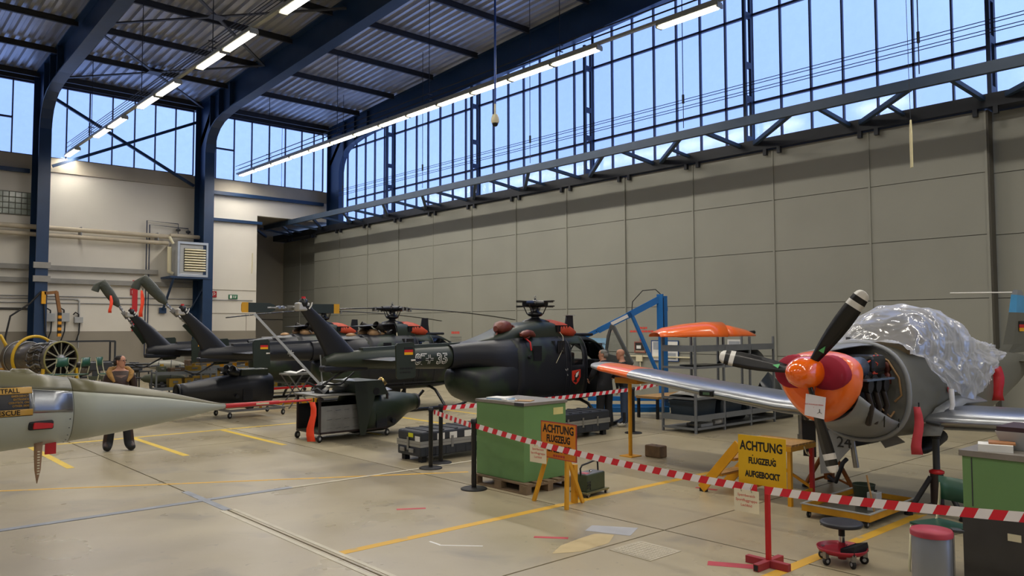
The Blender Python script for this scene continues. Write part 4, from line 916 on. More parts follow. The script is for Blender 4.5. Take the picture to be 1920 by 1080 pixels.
# canopy front
M().loft([se(x,0,z,ry,zu,.1,20,2.2) for x,z,ry,zu in ((1.5,1.86,.02,.01),(1.3,1.88,.1,.06),(1.0,1.95,.22,.2),(.6,2.0,.28,.3),(0,2.02,.3,.38),(-.8,2.02,.3,.36),(-1.8,2.02,.26,.2),(-3,2.0,.1,.1))]).build('canopy_glass', acr, J)
M().tube([(1.28,-.12,1.87),(1.1,-.2,1.92),(.9,-.27,1.9),(.6,-.32,1.93)],.03,8).build('canopy_frame', mat('yellowed_frame','8f7a36',.4,.3), J)
M().loft([se(x,0,1.86,ry,zu,.08,16,2) for x,ry,zu in ((1.62,.02,.02),(1.55,.07,.07),(1.42,.08,.08),(1.36,.02,.02))]).build('nose_blister', jo, J)
streamer('warning_streamer','long orange ribbon hanging from the tip of the red probe cover',4.42,8.40,1.44,.46,.03,None,-.7)
# nose wheel leg keeps the jet on the ground (out of frame)
M().cyl((-.5,0,1.2),(-.6,0,.3),.06,n=12).build('nose_leg', silver, J); M().rev([(.05,-.08),(.24,-.07),(.28,0),(.24,.07),(.05,.08)],(-.6,0,.28),(0,1,0),24).build('nose_wheel', blackm, J)
# ------------------------------------------------------------------ barrier posts and tape
def post(x, y, lab):
    p = thing('barrier_post', lab, 'post', (x,y,0), group='black barrier posts')
    M().rev([(.19,0),(.19,.012),(.17,.022),(.05,.03)],n=32).build('base', blackm, p); M().cyl((0,0,.028),(0,0,.95),.036,n=20).build('pole', blackg, p)
    M().rev([(.045,.93),(.045,.99),(.03,1.0),(.001,1.0)],n=20).build('head', blackg, p)
post(7.7,10.55,'black barrier post left of its close neighbour, in front of the black case')
post(8.13,10.85,'black barrier post right behind its close neighbour, before the black case')
post(7.17,8.78,'black barrier post beside the green cabinet on the pallet')
post(13.5,11.03,'black barrier post behind the yellow wing stand')
tr_, tw_ = mat('tape_red','d81a30',.4,0,.04,4), mat('tape_white','efe9ea',.4,0,.04,4)
def tape(lab, pts, w=.075, per=.105, sag=.0):
    t = thing('barrier_tape', lab, 'tape', pts[0], group='red and white barrier tapes')
    P = [Vector(p)-Vector(pts[0]) for p in pts]; m = M(); 
    L = [0]
    for a, b in zip(P,P[1:]): L.append(L[-1]+(b-a).length)
    def at(s_):
        s_ = max(0,min(L[-1],s_))
        for i in range(len(P)-1):
            if s_ <= L[i+1]+1e-6:
                u = (s_-L[i])/(L[i+1]-L[i]); q = P[i].lerp(P[i+1],u); q.z -= sag*4*u*(1-u)*(L[i+1]-L[i])/4; return q
    n = int(L[-1]/per)+2; up_ = Vector((0,0,w/2))
    for k in range(n):
        a, b = k*per-w*.5, (k+1)*per-w*.5
        v_ = [at(a)-up_,at(b)-up_,at(b+w*.55)+up_,at(a+w*.55)+up_]
        if (v_[1]-v_[0]).length > 1e-4 or (v_[2]-v_[3]).length > 1e-4: m.add(v_,[(0,1,2,3)],False,k%2)
    m.build('printed_tape', [tr_,tw_], t, nrm=False)
    return t
tape('red-white barrier tape between the two left posts', [(7.73,10.51,.92),(7.16,8.83,.90)])
tape('red-white barrier tape from the post by the green cabinet to the red stand', [(7.17,8.74,.90),(6.86,4.09,.745)], sag=.05)
tape('red-white barrier tape running from the red stand past the right edge', [(6.86,4.01,.745),(6.35,1.2,1.02)], sag=.03)
tape('red-white barrier tape strung behind the green cabinet to the shelf rack', [(8.17,10.85,.93),(13.46,11.03,.95),(14.28,10.95,1.03)], sag=.02)
# ------------------------------------------------------------------ green cabinet on its pallet
pw = mat('old_pallet_wood','7e6a52',.75,0,.3,4,.2,30)
p = thing('pallet', 'worn wooden pallet under the green cabinet', 'pallet', (7.42,7.95,0))
for x in (0,.42,.84): M().box(x,x+.1,0,1.2,0,.022).build('bottom_board', pw, p)
for x in (0,.42,.84):
    for y in (0,.53,1.055): M().box(x,x+.1,y,y+.145,.022,.1).build('block', pw, p)
for y in (0,.53,1.055): M().box(0,.94,y,y+.145,.1,.122).build('cross_board', pw, p)
for k in range(5): M().box(.02+.2*k,.14+.2*k,0,1.2,.122,.144).build('deck_board', pw, p)
c = thing('metal_cabinet', 'green metal cabinet with grey top standing on a pallet', 'cabinet', (7.5,8.08,.144))
M().box(0,.84,0,1.04,0,1.06).build('body', greenm, c, bev=.006); M().box(-.015,.86,-.015,1.055,1.06,1.1).build('top_plate', mat('worn_grey_top','8d8880',.4,.3,.15,5), c)
M().box(-.02,-.012,-.015,.18,1.055,1.102).build('edge_strip', dgrey, c); M().box(.58,.78,-.004,0,.9,1.0).build('yellow_label', mat('pale_yellow_label','d9d08a',.6), c)
bk = [mat('white_paper','e8e8e4',.7), mat('blue_paper','7fa4c8',.6)]
t = thing('brochure_stack', 'white and blue brochure stack on the green cabinet top', 'papers', (7.62,8.75,1.246), .2)
for k in range(3): M().box(-.12+.01*k,.2-.02*k,-.16,.14+.01*k,.012*k,.012*k+.011).build('brochure', bk[k % 2], t)
t = thing('paper_packet', 'small white packet beside the brochures on the green cabinet', 'papers', (7.6,8.5,1.246), -.2); M().box(-.08,.08,-.1,.1,0,.025).build('packet', bk[0], t); M().box(-.05,.05,-.09,.0,.025,.032).build('leaflet', bk[1], t)
t = thing('clipboard', 'brown clipboard lying on the green cabinet top', 'clipboard', (7.75,8.35,1.246), .5); M().box(-.1,.1,-.13,.13,0,.008).build('board', wood, t); M().box(-.04,.04,.1,.13,.008,.018).build('clip', silver, t)
# ------------------------------------------------------------------ orange warning board on wooden legs
s = thing('warning_board', 'orange warning board reading ACHTUNG FLUGZEUG AUFGEBOCKT on wooden legs', 'sign', (7.25,7.15,0), math.radians(-3))
so = mat('weathered_orange_board','d8881e',.55,0,.15,4); srd = mat('sign_red_rim','b5413a',.6)
ytimber = mat('yellow_painted_timber','d69a1a',.5,0,.1,4)
bd = M().box(-.012,.0,-.335,.335,.61,1.08).build('board', so, s)
for a in ((-.335,.335,.61,.622),(-.335,.335,1.068,1.08),(-.335,-.325,.622,1.068),(.325,.335,.622,1.068)): M().box(-.014,.001,*a).build('rim', srd, bd)
for k, (w_, sz) in enumerate((('ACHTUNG',.145),('FLUGZEUG',.125),('AUFGEBOCKT',.125))): text(w_,sz,'sign_text',ink,bd,(-.014,0,.985-.125*k),(PI/2,0,-PI/2),.001,sx=(.82,.72,.6)[k],bold=.004)
[M().box(-.0145,-.013,-.12+.045*k,-.085+.045*k,.635,.665).build('small_print', srd, bd) for k in range(5)]
M().bar((.0,.5,0),(.03,.27,.62),.035,.05).build('leg', ytimber, s); M().bar((-.02,-.16,0),(.03,-.12,.7),.035,.05).build('leg', ytimber, s)
M().bar((.42,.0,0),(.05,-.08,.7),.03,.05).build('rear_leg', ytimber, s); M().box(.3,.36,.03,.1,0,.5).build('rear_leg', ytimber, s)
def paper(lab, loc, rz, w, h_):
    n_ = thing('notice_sheet', lab, 'notice', loc, rz); M().box(-.002,.002,-w/2,w/2,0,h_).build('sheet', mat('cream_paper','e6dcc0',.7), n_)
    for k, q in enumerate(('Sperrbereich','Sportfluggruppe','Lechfeld')): text(q,w*.135,'notice_text',redink,n_,(-.003,0,h_*(.75-.22*k)),(PI/2,0,-PI/2),.0004)
    for y in (-.06,.05): M().tube([(-.006,y,h_-.02),(-.01,y+.01,h_+.02),(-.004,y-.01,h_+.06)],.002,4).build('tie', blackm, n_)
paper('cream notice sheet tied to the tape before the orange board', (7.08,7.36,.56), .05, .29, .23)
paper('cream notice sheet hanging under the yellow board on the red stand', (6.83,4.19,.51), 0, .27, .215)
# yellow board on red stand
s = thing('warning_stand', 'yellow stencilled ACHTUNG board on a red steel stand', 'sign', (6.93,4.05,0))
M().box(-.006,.0,-.23,.28,.77,1.24).build('board', yelp, s)
for k, (w_, sz, z, y) in enumerate((('ACHTUNG',.125,1.135,.03),('FLUGZEUG',.082,.995,.02),('AUFGEBOCKT',.082,.865,.02))):
    text(w_,sz,'stencil_text',ink,s,(-.007,y,z),(PI/2,0,-PI/2),.0008,sx=(.74,.72,.7)[k],bold=.0035)
for y, z in ((.12,1.05),(-.1,1.04)): M().cyl((-.009,y,z),(-.005,y,z),.006,n=8).build('rivet', ink, s)
M().box(.0,.04,-.035,.005,.07,1.1).build('post', redm, s)
M().box(-.21,.25,-.045,.015,.0,.07).build('foot', mat('dull_red_steel','9a3038',.55,0,.1,6), s, bev=.004); M().box(-.01,.05,-.23,-.045,0,.07).build('foot', MATS['dull_red_steel'], s, bev=.004); M().box(-.01,.05,.015,.22,0,.07).build('foot', MATS['dull_red_steel'], s, bev=.004)
M().box(-.214,-.208,-.035,.005,.01,.06).build('tube_opening', blackm, s)
# ------------------------------------------------------------------ work stool
def caster(par, x, y, z, r, ang=0):
    c_ = M().rev([(r*.3,-.014),(r,-.012),(r,.012),(r*.3,.014)],(0,0,0),(0,1,0),18).build('caster_wheel', blackm, par, loc=(x,y,r)); c_.rotation_euler = (0,0,ang)
    M().cyl((0,-.016,0),(0,.016,0),r*.45,n=10).build('wheel_hub', lgrey, c_)
    M().box(-.012,.03,-.02,.02,r*.7,z-r).build('caster_fork', silver, c_)
    return c_
s = thing('work_stool', 'round black stool on a red wheeled tray', 'stool', (7.6,3.62,0))
M().rev([(.001,.40),(.17,.40),(.195,.395),(.2,.38),(.19,.36),(.12,.35),(.001,.35)],n=36).build('seat', mat('dark_blue_vinyl','2a2d36',.5,0,.1,6), s)
M().rev([(.03,.26),(.03,.34),(.05,.355)],n=14).build('column_collar', blackm, s); M().cyl((0,0,.15),(0,0,.27),.028,n=16).build('gas_column', chrome, s)
M().rev([(.001,.105),(.2,.105),(.225,.125),(.235,.155),(.228,.155),(.215,.13),(.19,.118),(.001,.118)],n=36).build('tray', mat('stool_tray_red','a3182c',.4,0,.06,4), s)
M().cyl((0,0,.118),(0,0,.2),.04,.03,n=16).build('tray_hub', MATS['stool_tray_red'], s); M().cyl((0,0,.04),(0,0,.105),.04,n=12).build('lower_hub', MATS['stool_tray_red'], s)
M().loft([[(x*.16,y*.075-.12,z) for x,y in ((-.9,-.9),(.9,-1),(1,.8),(-.8,1))] for z in (.12,.17)]+[[(x*.15,y*.07-.12,.16+.05*(y<0)) for x,y in ((-.9,-.9),(.9,-1),(1,.8),(-.8,1))]], sm=False).build('tool_pocket', mat('black_cloth','14141a',.8,0,.1,10), s)
M().cyl((.0,.05,.345),(-.05,.19,.342),.006,n=6).build('height_lever', blackm, s)
for a in range(5): q = 2*PI*a/5+.3; caster(s, .2*math.cos(q), .2*math.sin(q), .13, .04, q)
# ------------------------------------------------------------------ pedal bin
s = thing('pedal_bin', 'grey round bin with a faded red lid', 'bin', (6.89,2.53,0))
M().rev([(.001,0),(.14,0),(.15,.02),(.15,.6),(.145,.61)],n=36).build('body', mat('bin_grey','8e9298',.35,.5,.05,4), s); M().rev([(.158,.60),(.16,.635),(.15,.65),(.001,.655)],n=36).build('lid', mat('faded_red_lid','b03a4c',.5,0,.08,6), s)
M().loft([[(.08,-.15,.635),(.12,-.2,.63),(.18,-.15,.63),(.14,-.1,.635)],[(.07,-.14,.655),(.12,-.21,.65),(.19,-.15,.65),(.15,-.09,.655)]], sm=False).build('lid_handle', dgrey, s)
M().cyl((.1,-.13,.02),(.1,-.13,.62),.008,n=6).build('lift_rod', silver, s); M().box(-.22,-.14,.02,.08,.02,.035).build('pedal', dgrey, s)
# ------------------------------------------------------------------ green workbench on the right
s = thing('tool_bench', 'green topped tool cabinet with dark lower panel at the right edge', 'cabinet', (7.6,1.48,0))
M().box(0,.8,0,1.04,.72,1.17).build('upper_body', greenm, s, bev=.005); M().box(-.02,.82,-.03,1.06,1.17,1.22).build('top_plate', MATS['worn_grey_top'], s)
M().box(-.015,.0,-.02,1.045,.0,.72).build('dark_panel', mat('dark_board','3c3a38',.7,0,.15,4), s); M().box(0,.8,0,1.03,.0,.72).build('lower_body', dgrey, s)
M().box(-.004,0,.96,.968,.74,1.16).build('door_gap', dgrey, s); M().box(-.02,-.014,.6,.7,.5,.56).build('paper_tag', cream, s)
t = thing('paper_box', 'open white box of papers on the right tool cabinet', 'papers', (7.75,2.3,1.22), .3); M().box(-.1,.1,-.13,.13,0,.06).build('box', bk[0], t); M().box(-.05,.14,-.15,.05,.06,.075).build('loose_sheet', mat('tan_sheet','a8744a',.7), t)
t = thing('paper_box', 'blue and white leaflet stack nearest the right edge on the tool cabinet', 'papers', (7.70,1.75,1.22), -.1); M().box(-.1,.12,-.15,.15,0,.03).build('leaflets', bk[1], t); M().box(-.11,.11,-.14,.14,.03,.05).build('leaflets', bk[0], t)
t = thing('metal_tray', 'grey metal tray tilted on the right tool cabinet', 'tray', (8.1,2.0,1.22), 0); M().loft([[(-.2,-.28,0),(.2,-.28,0),(.2,.28,0),(-.2,.28,0)],[(-.25,-.33,.16),(.25,-.33,.16),(.25,.33,.16),(-.25,.33,.16)]], sm=False).build('tray_body', lgrey, t); M().box(-.24,.24,-.32,.32,.16,.2).build('dark_contents', mat('dark_red_case','3a2226',.5), t)
# ------------------------------------------------------------------ green chair
def chair(name, lab, loc, rz, grp=None, upside=False):
    h = thing(name, lab, 'chair', loc, rz, grp); cg = mat('chair_green','1f4f3c',.4,0,.06,4); ct = mat('chair_tube_cream','cfcaa8',.45,.1,.05,5)
    M().loft([[(x,y,.44+dz) for x,y in ((-.19,-.2),(.2,-.2),(.2,.2),(-.19,.2))] for dz in (0,.018)], sm=False).build('seat', cg, h, bev=.02)
    M().sheet([[(-.2-.03*math.cos(y*6),y,z) for y in (-.2,-.1,0,.1,.2)] for z in (.64,.72,.86)]).build('backrest', cg, h, solid=.015)
    for sd in (-1,1):
        M().tube([(.22,sd*.19,0),(.18,sd*.19,.42),(-.1,sd*.19,.43),(-.16,sd*.19,.46),(-.2,sd*.19,.64),(-.22,sd*.19,.84)],.012,8).build('side_frame', ct, h); M().tube([(-.24,sd*.19,0),(-.15,sd*.19,.43)],.012,8).build('leg', ct, h)
    M().cyl((.0,-.19,.425),(.0,.19,.425),.01,n=6).build('cross_tube', ct, h)
    return h
chair('stacking_chair','green chair with cream tube frame behind the pedal bin',(7.95,2.82,0),math.radians(160))
# ------------------------------------------------------------------ transport cases
casem = mat('case_charcoal', '2b2f36', .5, 0, .08, 5, .1, 30); caseb = mat('case_alu_band', 'a8a8a4', .35, .7, .08, 4)
def case(lab, loc, L, stick):
    c = thing('transport_case', lab, 'case', loc, group='charcoal transport cases'); w = .7
    M().box(0,L,0,w,.1,.27).build('lower_shell', casem, c, bev=.025); M().box(0,L,0,w,.36,.53).build('upper_shell', casem, c, bev=.035)
    M().box(-.008,L+.008,-.008,w+.008,.265,.365).build('band', caseb, c); M().box(.0,L,.0,w,.312,.318).box(-.0085,L+.0085,-.0085,w+.0085,.312,.316).build('band_gap', dgrey, c)
    for x in (.06,L-.16):
        for y in (.05,w-.15): M().box(x,x+.1,y,y+.1,0,.1).build('foot', blackm, c)
    for y in (.18,.45):
        M().box(-.03,0,y,y+.14,.16,.23).build('handle', silver, c, bev=.006)
    for x, y in ((-.012,.33),): M().box(x-.012,x,y,y+.05,.2,.42).build('latch', silver, c)
    n = int(L/.45)
    for k in range(n): M().box(.2+.45*k,.25+.45*k,-.014,-.008,.22,.42).build('latch', silver, c)
    for k in range(int(L/.22)): M().box(.1+.22*k,.16+.22*k,-.006,.02,.12,.24).build('shell_rib', casem, c)
    for k in range(int(L/.3)): M().box(.15+.3*k,.22+.3*k,.02,w-.02,.525,.54).build('lid_rib', casem, c)
    if stick:
        M().box(-.006,-.001,.22,.36,.42,.49).build('yellow_sticker', mat('lime_sticker','d8d820',.6), c); M().box(-.006,-.001,.02,.16,.36,.45).build('white_sticker', whitem, c)
        for x, l_ in ((.35,.16),(.62,.16),(.95,.2)): M().box(x,x+l_,-.006,-.001,.37,.48).build('white_sticker', whitem, c)
    return c
case('charcoal transport case with stickers behind the two barrier posts', (7.83,11.02,0), 2.0, True)
case('charcoal transport case behind the green cabinet, under the helicopter', (11.0,11.25,0), 1.97, False)
# ------------------------------------------------------------------ small generator box
g = thing('power_unit', 'small olive power unit with carry handle on a wheeled board', 'power unit', (7.9,7.3,0), math.radians(8))
M().box(-.02,.52,-.05,.24,.05,.07).build('board', mat('board_olive','6b6a4a',.6), g); M().box(.02,.46,-.02,.2,.07,.3).build('body', mat('unit_olive','3d4a36',.45,0,.1,5), g, bev=.012); M().box(.03,.45,-.01,.19,.3,.305).build('top_panel', greym, g)
M().box(.06,.16,.03,.14,.305,.312).build('red_label', mat('label_pink','c46a74',.6), g); M().rev([(.02,.305),(.02,.33),(.001,.335)],(.26,.09,0),n=10).build('knob', chrome, g)
M().tube([(.03,.09,.28),(.02,.09,.38),(.06,.09,.42),(.4,.09,.45),(.44,.09,.42),(.45,.09,.3)],.012,8).build('handle', blackm, g)
for x in (.02,.46):
    for y in (-.03,.2): caster(g, x, y, .05, .02)
for k in range(3): M().tube([(.02,-.025,.12+.04*k),(.06,-.045,.16+.03*k),(.1,-.025,.1+.05*k)],.006,5).build('cable', blackm, g)
# ------------------------------------------------------------------ wing stand and wood block
s = thing('wing_stand', 'slim yellow post with padded wooden head under the orange wing tip', 'stand', (11.05,9.1,0))
M().box(-.14,.14,-.14,.14,0,.015).build('base_plate', yelm, s); M().cyl((0,0,.015),(0,0,1.3),.035,n=14).build('post', yelm, s); M().box(-.12,.25,-.26,.26,1.3,1.40).build('head_pad', mat('yellow_wood','b8861e',.6,0,.15,5), s, bev=.01)
s = thing('chock_block', 'scuffed wooden block lying behind the yellow wing stand', 'block', (11.3,8.74,0)); M().box(-.09,.12,-.17,.17,0,.21).build('wood', mat('scuffed_block','6e563c',.7,0,.35,6), s, bev=.02); M().box(.02,.05,-.02,.02,.21,.213).build('bolt', blackm, s)
# ------------------------------------------------------------------ yellow steps
s = thing('work_steps', 'yellow steel work steps with ribbed wooden treads beside the propeller', 'steps', (9.45,5.15,0))
wd_ = mat('ribbed_tread_wood','b98f56',.6,0,.2,4,stretch=(1,14,1))
M().box(-.02,.64,-.02,.74,.70,.76).build('platform_frame', yelm, s)
for k in range(7): M().box(.0+.09*k,.075+.09*k,-.02,.74,.76,.785).build('platform_slat', wd_, s)
for x, y, m_ in ((.0,0,yelm),(.58,0,redm),(.0,.66,yelm),(.58,.66,yelm)): M().box(x,x+.05,y,y+.05,0,.70).build('leg', m_, s)
for y in (.02,.68): M().bar((.03,y,.12),(.6,y,.14),.03,.04).build('cross_bar', yelm, s)
for x in (.02,.6): M().bar((x,.03,.16),(x,.7,.5),.025,.035).build('diagonal_brace', yelm, s)
for x in (-.02,.62): M().bar((x,.74,.72),(x,1.34,.04),.03,.13,(0,1,0)).build('stringer', yelm, s)
for k,(y,z) in enumerate(((.92,.5),(1.12,.27))):
    M().box(.0,.6,y-.1,y+.1,z-.02,z).build('tread_frame', yelm, s)
    for q in range(4): M().box(.0,.6,y-.1+.05*q,y-.06+.05*q,z,z+.018).build('tread_slat', wd_, s)
for x in (-.03,.6): M().box(x,x+.06,1.27,1.37,0,.05).build('rubber_foot', blackm, s)
M().tube([(.3,-.03,.74),(.3,-.06,.66),(.36,-.07,.62),(.4,-.03,.66)],.008,6).build('tie_rope', cream, s)
# ------------------------------------------------------------------ drip tray trolley
s = thing('drip_tray', 'low yellow trolley with a grey drip tray under the trainer nose', 'trolley', (9.05,3.98,0))
ygr = mat('greasy_yellow','c08a14',.5,0,.2,6)
for a in ((0,1.35,0,.03),(0,1.35,.79,.82),(0,.03,.03,.79),(1.32,1.35,.03,.79)): M().box(*a,.08,.16).build('side_rail', ygr, s)
M().box(.03,1.32,.03,.79,.09,.1).build('tray_floor', mat('oily_steel','6e6c66',.3,.6,.2,4), s)
for a in ((-.01,1.36,-.01,.02),(-.01,1.36,.8,.83),(-.01,.02,.02,.8),(1.33,1.36,.02,.8)): M().box(*a,.16,.172).build('rim', lgrey, s)
for x in (.06,1.29):
    for y in (.06,.76): caster(s, x, y, .09, .038)
s = thing('bucket', 'dark green bucket standing in the drip tray', 'bucket', (9.75,4.35,.1)); M().rev([(.1,0),(.13,.26),(.135,.27),(.125,.27),(.095,.015),(.001,.01)],n=24).build('pail', mat('bucket_green','2e3a2e',.5), s); M().tube([(0,-.13,.25),(.04,-.08,.17),(.06,0,.14),(.04,.08,.17),(0,.13,.25)],.005,5).build('handle', silver, s)
s = thing('steel_can', 'square grey can beside the bucket in the drip tray', 'can', (9.6,4.16,.1)); M().box(-.07,.07,-.06,.06,0,.22).build('body', lgrey, s, bev=.008); M().cyl((.03,0,.22),(.03,0,.24),.02,n=10).build('cap', blackm, s)
s = thing('mixing_stick', 'pale stick leaning in the drip tray', 'stick', (9.5,4.12,.105)); M().bar((0,0,0),(.02,.09,.42),.012,.018).build('stick', wood, s)
# ------------------------------------------------------------------ jacks
def jack(lab, loc, m1, h, rz, leg=.3, cyl_m=None):
    j = thing('tripod_jack', lab, 'jack', loc, rz)
    M().cyl((0,0,.1),(0,0,h*.55),.075,n=16).build('cylinder', cyl_m or m1, j); M().cyl((0,0,h*.55),(0,0,h),.04,n=12).build('ram', silver if cyl_m is None else dgrey, j); M().rev([(.05,h*.53),(.085,h*.55),(.085,h*.58),(.045,h*.6)],n=14).build('collar', redm, j)
    for k in range(3):
        a = 2*PI*k/3; M().tube([(.07*math.cos(a),.07*math.sin(a),h*.5),(leg*math.cos(a),leg*math.sin(a),.03)],.03,8).build('leg', m1, j)
        M().tube([(.06*math.cos(a),.06*math.sin(a),.14),(leg*.95*math.cos(a),leg*.95*math.sin(a),.06)],.018,6).build('brace', m1, j); M().cyl((leg*math.cos(a),leg*math.sin(a),0),(leg*math.cos(a),leg*math.sin(a),.03),.05,n=12).build('foot', blackm, j)
    M().cyl((0,0,h),(0,0,h+.03),.05,n=12).build('saddle', blackm, j)
    return j
rust = mat('worn_orange_jack','9a5a1c',.55,.1,.25,7)
j = jack('worn orange bottle jack under the far wing of the trainer', (11.1,5.45,0), rust, .98, .4, .36); M().box(-.08,-.07,-.05,.05,.35,.5).build('maker_plate', mat('label_blue','4a86b8',.5), j)
M().tube([(-.08,0,.15),(-.3,-.1,.12),(-.35,-.2,.4),(-.3,-.25,.45)],.03,8).build('hose', dgrey, j)
jack('dark tripod jack holding up the near wing root of the trainer', (10.35,3.72,0), mat('dark_jack_steel','2c2c30',.45,.3,.2,6), .93, .2, .34, mat('dark_jack_barrel','3b3230',.45,.3,.2,6))
# ------------------------------------------------------------------ cowling pods on their trolleys
def cowl(par, sgn, m, S):
    """rear engine cowling, round tail opening towards sgn*x; S = (x, half width, centre z, up, down, squareness)"""
    M().loft([[(sgn*p[0],p[1],p[2]) for p in se(x,0,zc,ry,zu,zd,32,pw)] for x,ry,zc,zu,zd,pw in S], caps=False).build('cowl_skin', m, par, solid=.015)
    x, ry, zc, zu, zd, pw = S[-1]
    M().loft([[(sgn*p[0],p[1],p[2]) for p in se(xx,0,zc,ry*1.04,zu*1.04,zd*1.04,32,pw)] for xx in (x-.02,x+.03)], caps=False).build('tail_ring', camoB, par, solid=.02)
    w = S[1][1]
    lp = M().box(sgn*.3,sgn*.56,-w-.02,-w+.01,-.3,.0).build('louvre_panel', m, par)
    for k in range(9): M().box(sgn*.32,sgn*.54,-w-.03,-w-.02,-.28+.031*k,-.266+.031*k).build('louvre', m, lp)
    M().cyl((sgn*.72,-w-.05,-.18),(sgn*.72,-w+.02,-.18),.05,n=10).build('vent_cap', m, par)
sgl = mat('scuffed_grey_steel','8e8e8a',.45,.4,.15,5); fr_ = mat('cart_frame_brown','3a2e2c',.5,.3,.1,5)
t = thing('wheeled_cart', 'grey sheet metal cart carrying a dark helicopter cowling', 'cart', (7.75,14.4,0))
for x in (0,1.6):
    for y in (0,.95): M().box(x-.02,x+.02,y-.02,y+.02,.16,.92).build('corner_post', fr_, t); caster(t, x, y, .17, .075, .4)
for a in ((0,1.6,-.02,.02),(0,1.6,.93,.97)): M().box(*a,.16,.2).build('frame_rail', fr_, t)
for x in (0,1.6): M().box(x-.02,x+.02,.02,.93,.16,.2).build('frame_rail', fr_, t)
M().box(.02,1.55,-.012,-.004,.2,.72).build('side_panel', sgl, t); M().box(.02,1.58,.93,.94,.2,.72).build('side_panel', blackm, t); M().box(.02,1.58,.02,.93,.18,.2).build('floor_panel', olive, t); M().box(-.08,1.1,-.06,1.0,.92,.95).build('top_shelf', sgl, t)
pen = mat('marker_pen','4a4a52',.7)
for k in range(3): 
    for q in range(5): M().bar((.15+.2*q,-.0135,.62-.18*k),(.27+.2*q,-.0135,.63-.18*k),.003,.012,(0,1,0)).build('pen_scribble', pen, t)
c = thing('engine_cowling', 'dark green helicopter cowling with round hole, resting on the cart', 'cowling', (8.72,14.875,.5))
cowl(c, 1, camo, [(0,.57,0,.40,.42,3.2),(.3,.57,0,.41,.42,3.2),(.65,.56,0,.40,.42,3),(.9,.52,.01,.38,.37,2.7),(1.12,.42,.04,.34,.28,2.4),(1.32,.3,.09,.26,.24,2.1),(1.5,.22,.12,.2,.2,2),(1.66,.19,.13,.17,.17,2)])
pn = M().prism([(-.25,.70),(.42,.70),(.58,.40),(.25,.38),(.02,-.42),(-.1,-.42),(-.2,.3)],'y',-.60,-.585).build('side_flap', camoG, c); M().cyl((.28,-.61,.47),(.28,-.6,.47),.075,n=18).build('round_hole', blackg, pn)
M().loft([[(-.25,-.59,.70),(.42,-.59,.70),(.42,.4,.70),(-.25,.4,.70)],[(-.18,-.57,.40),(.55,-.57,.40),(.55,.4,.40),(-.18,.4,.40)]], sm=False).build('cowl_roof', camoG, c)
M().rev([(.09,0),(.1,.01),(.1,.25),(.09,.25)],(.5,-.2,.5),(.45,-.1,.4),16,caps=False).build('exhaust_stub', mat('brass_exhaust','a88a50',.25,.9,.1,5), c, solid=.01)
M().sheet([[(.62,-.3,.42),(.62,-.1,.46)],[(.85,-.34,.46),(.85,-.12,.5)]]).build('loose_flap', silver, c, solid=.01)
t = thing('bent_fairing', 'bent aluminium cowl panels on top of the cart', 'panel', (7.95,14.9,.95)); M().sheet([[(0,-.3,0),(0,0,.1),(0,.3,.02)],[(.2,-.3,.18),(.2,0,.24),(.2,.3,.2)],[(.45,-.35,.12),(.45,0,.16),(.45,.3,.1)],[(.7,-.35,.25),(.7,0,.3),(.7,.3,.22)]]).build('panel_sheet', silver, t, solid=.008); M().box(.02,.2,-.15,.15,.0,.16).build('panel_bracket', blackm, t)
M().tube([(.0,-.3,.2),(.35,-.35,.18),(.7,-.3,.42)],.02,6).build('panel_edge', blackm, t)
t = thing('cowling_dolly', 'low grey four-wheeled dolly under the rear cowling', 'dolly', (8.12,19.78,0))
M().box(-.05,1.5,0,.04,.16,.22).box(-.05,1.5,.96,1.0,.16,.22).build('frame_rail', greym, t); M().box(-.05,.0,.04,.96,.16,.22).build('frame_rail', greym, t); M().box(1.45,1.5,.04,.96,.16,.22).build('frame_rail', greym, t)
for x, y in ((.0,.02),(.02,.98),(1.45,.02),(1.45,.98)): caster(t, x, y, .17, .075, .5)
c = thing('engine_cowling', 'black helicopter cowling with exhaust stubs on the low dolly', 'cowling', (9.0,20.25,.74)); cowl(c, -1, camoB, [(-.28,.5,0,.36,.42,3.2),(.2,.5,0,.38,.42,3.2),(.6,.49,0,.37,.40,2.8),(1.0,.44,-.01,.33,.35,2.4),(1.5,.36,-.02,.26,.31,2.1),(1.85,.27,-.05,.23,.25,2),(2.04,.24,-.06,.22,.22,2)])
for y in (-.25,.15): M().rev([(.1,0),(.12,.02),(.13,.25)],(-.6,y,.36),(-.5,0,.35),16,caps=False).build('exhaust_stub', blackg, c, solid=.012)
M().box(-.55,.2,-.35,.35,.3,.5).build('cowl_roof', camoG, c, bev=.03)
t = thing('folding_table', 'grey folding table with papers behind the dolly', 'table', (10.3,21.0,0)); M().box(0,.8,0,.6,.95,1.0).build('table_top', sgl, t)
for y in (.05,.55): M().bar((.05,y,0),(.75,y,.95),.03,.03).build('leg', greym, t); M().bar((.75,y,0),(.05,y,.95),.03,.03).build('leg', greym, t)
t = thing('paper_sheet', 'curled white papers on the folding table', 'papers', (10.4,21.1,1.0)); M().sheet([[(0,0,.02),(0,.4,.03)],[(.2,0,.0),(.2,.4,.06)],[(.4,0,.08),(.4,.4,.02)],[(.6,0,.04),(.6,.4,.1)]]).build('papers', bk[0], t, solid=.006)
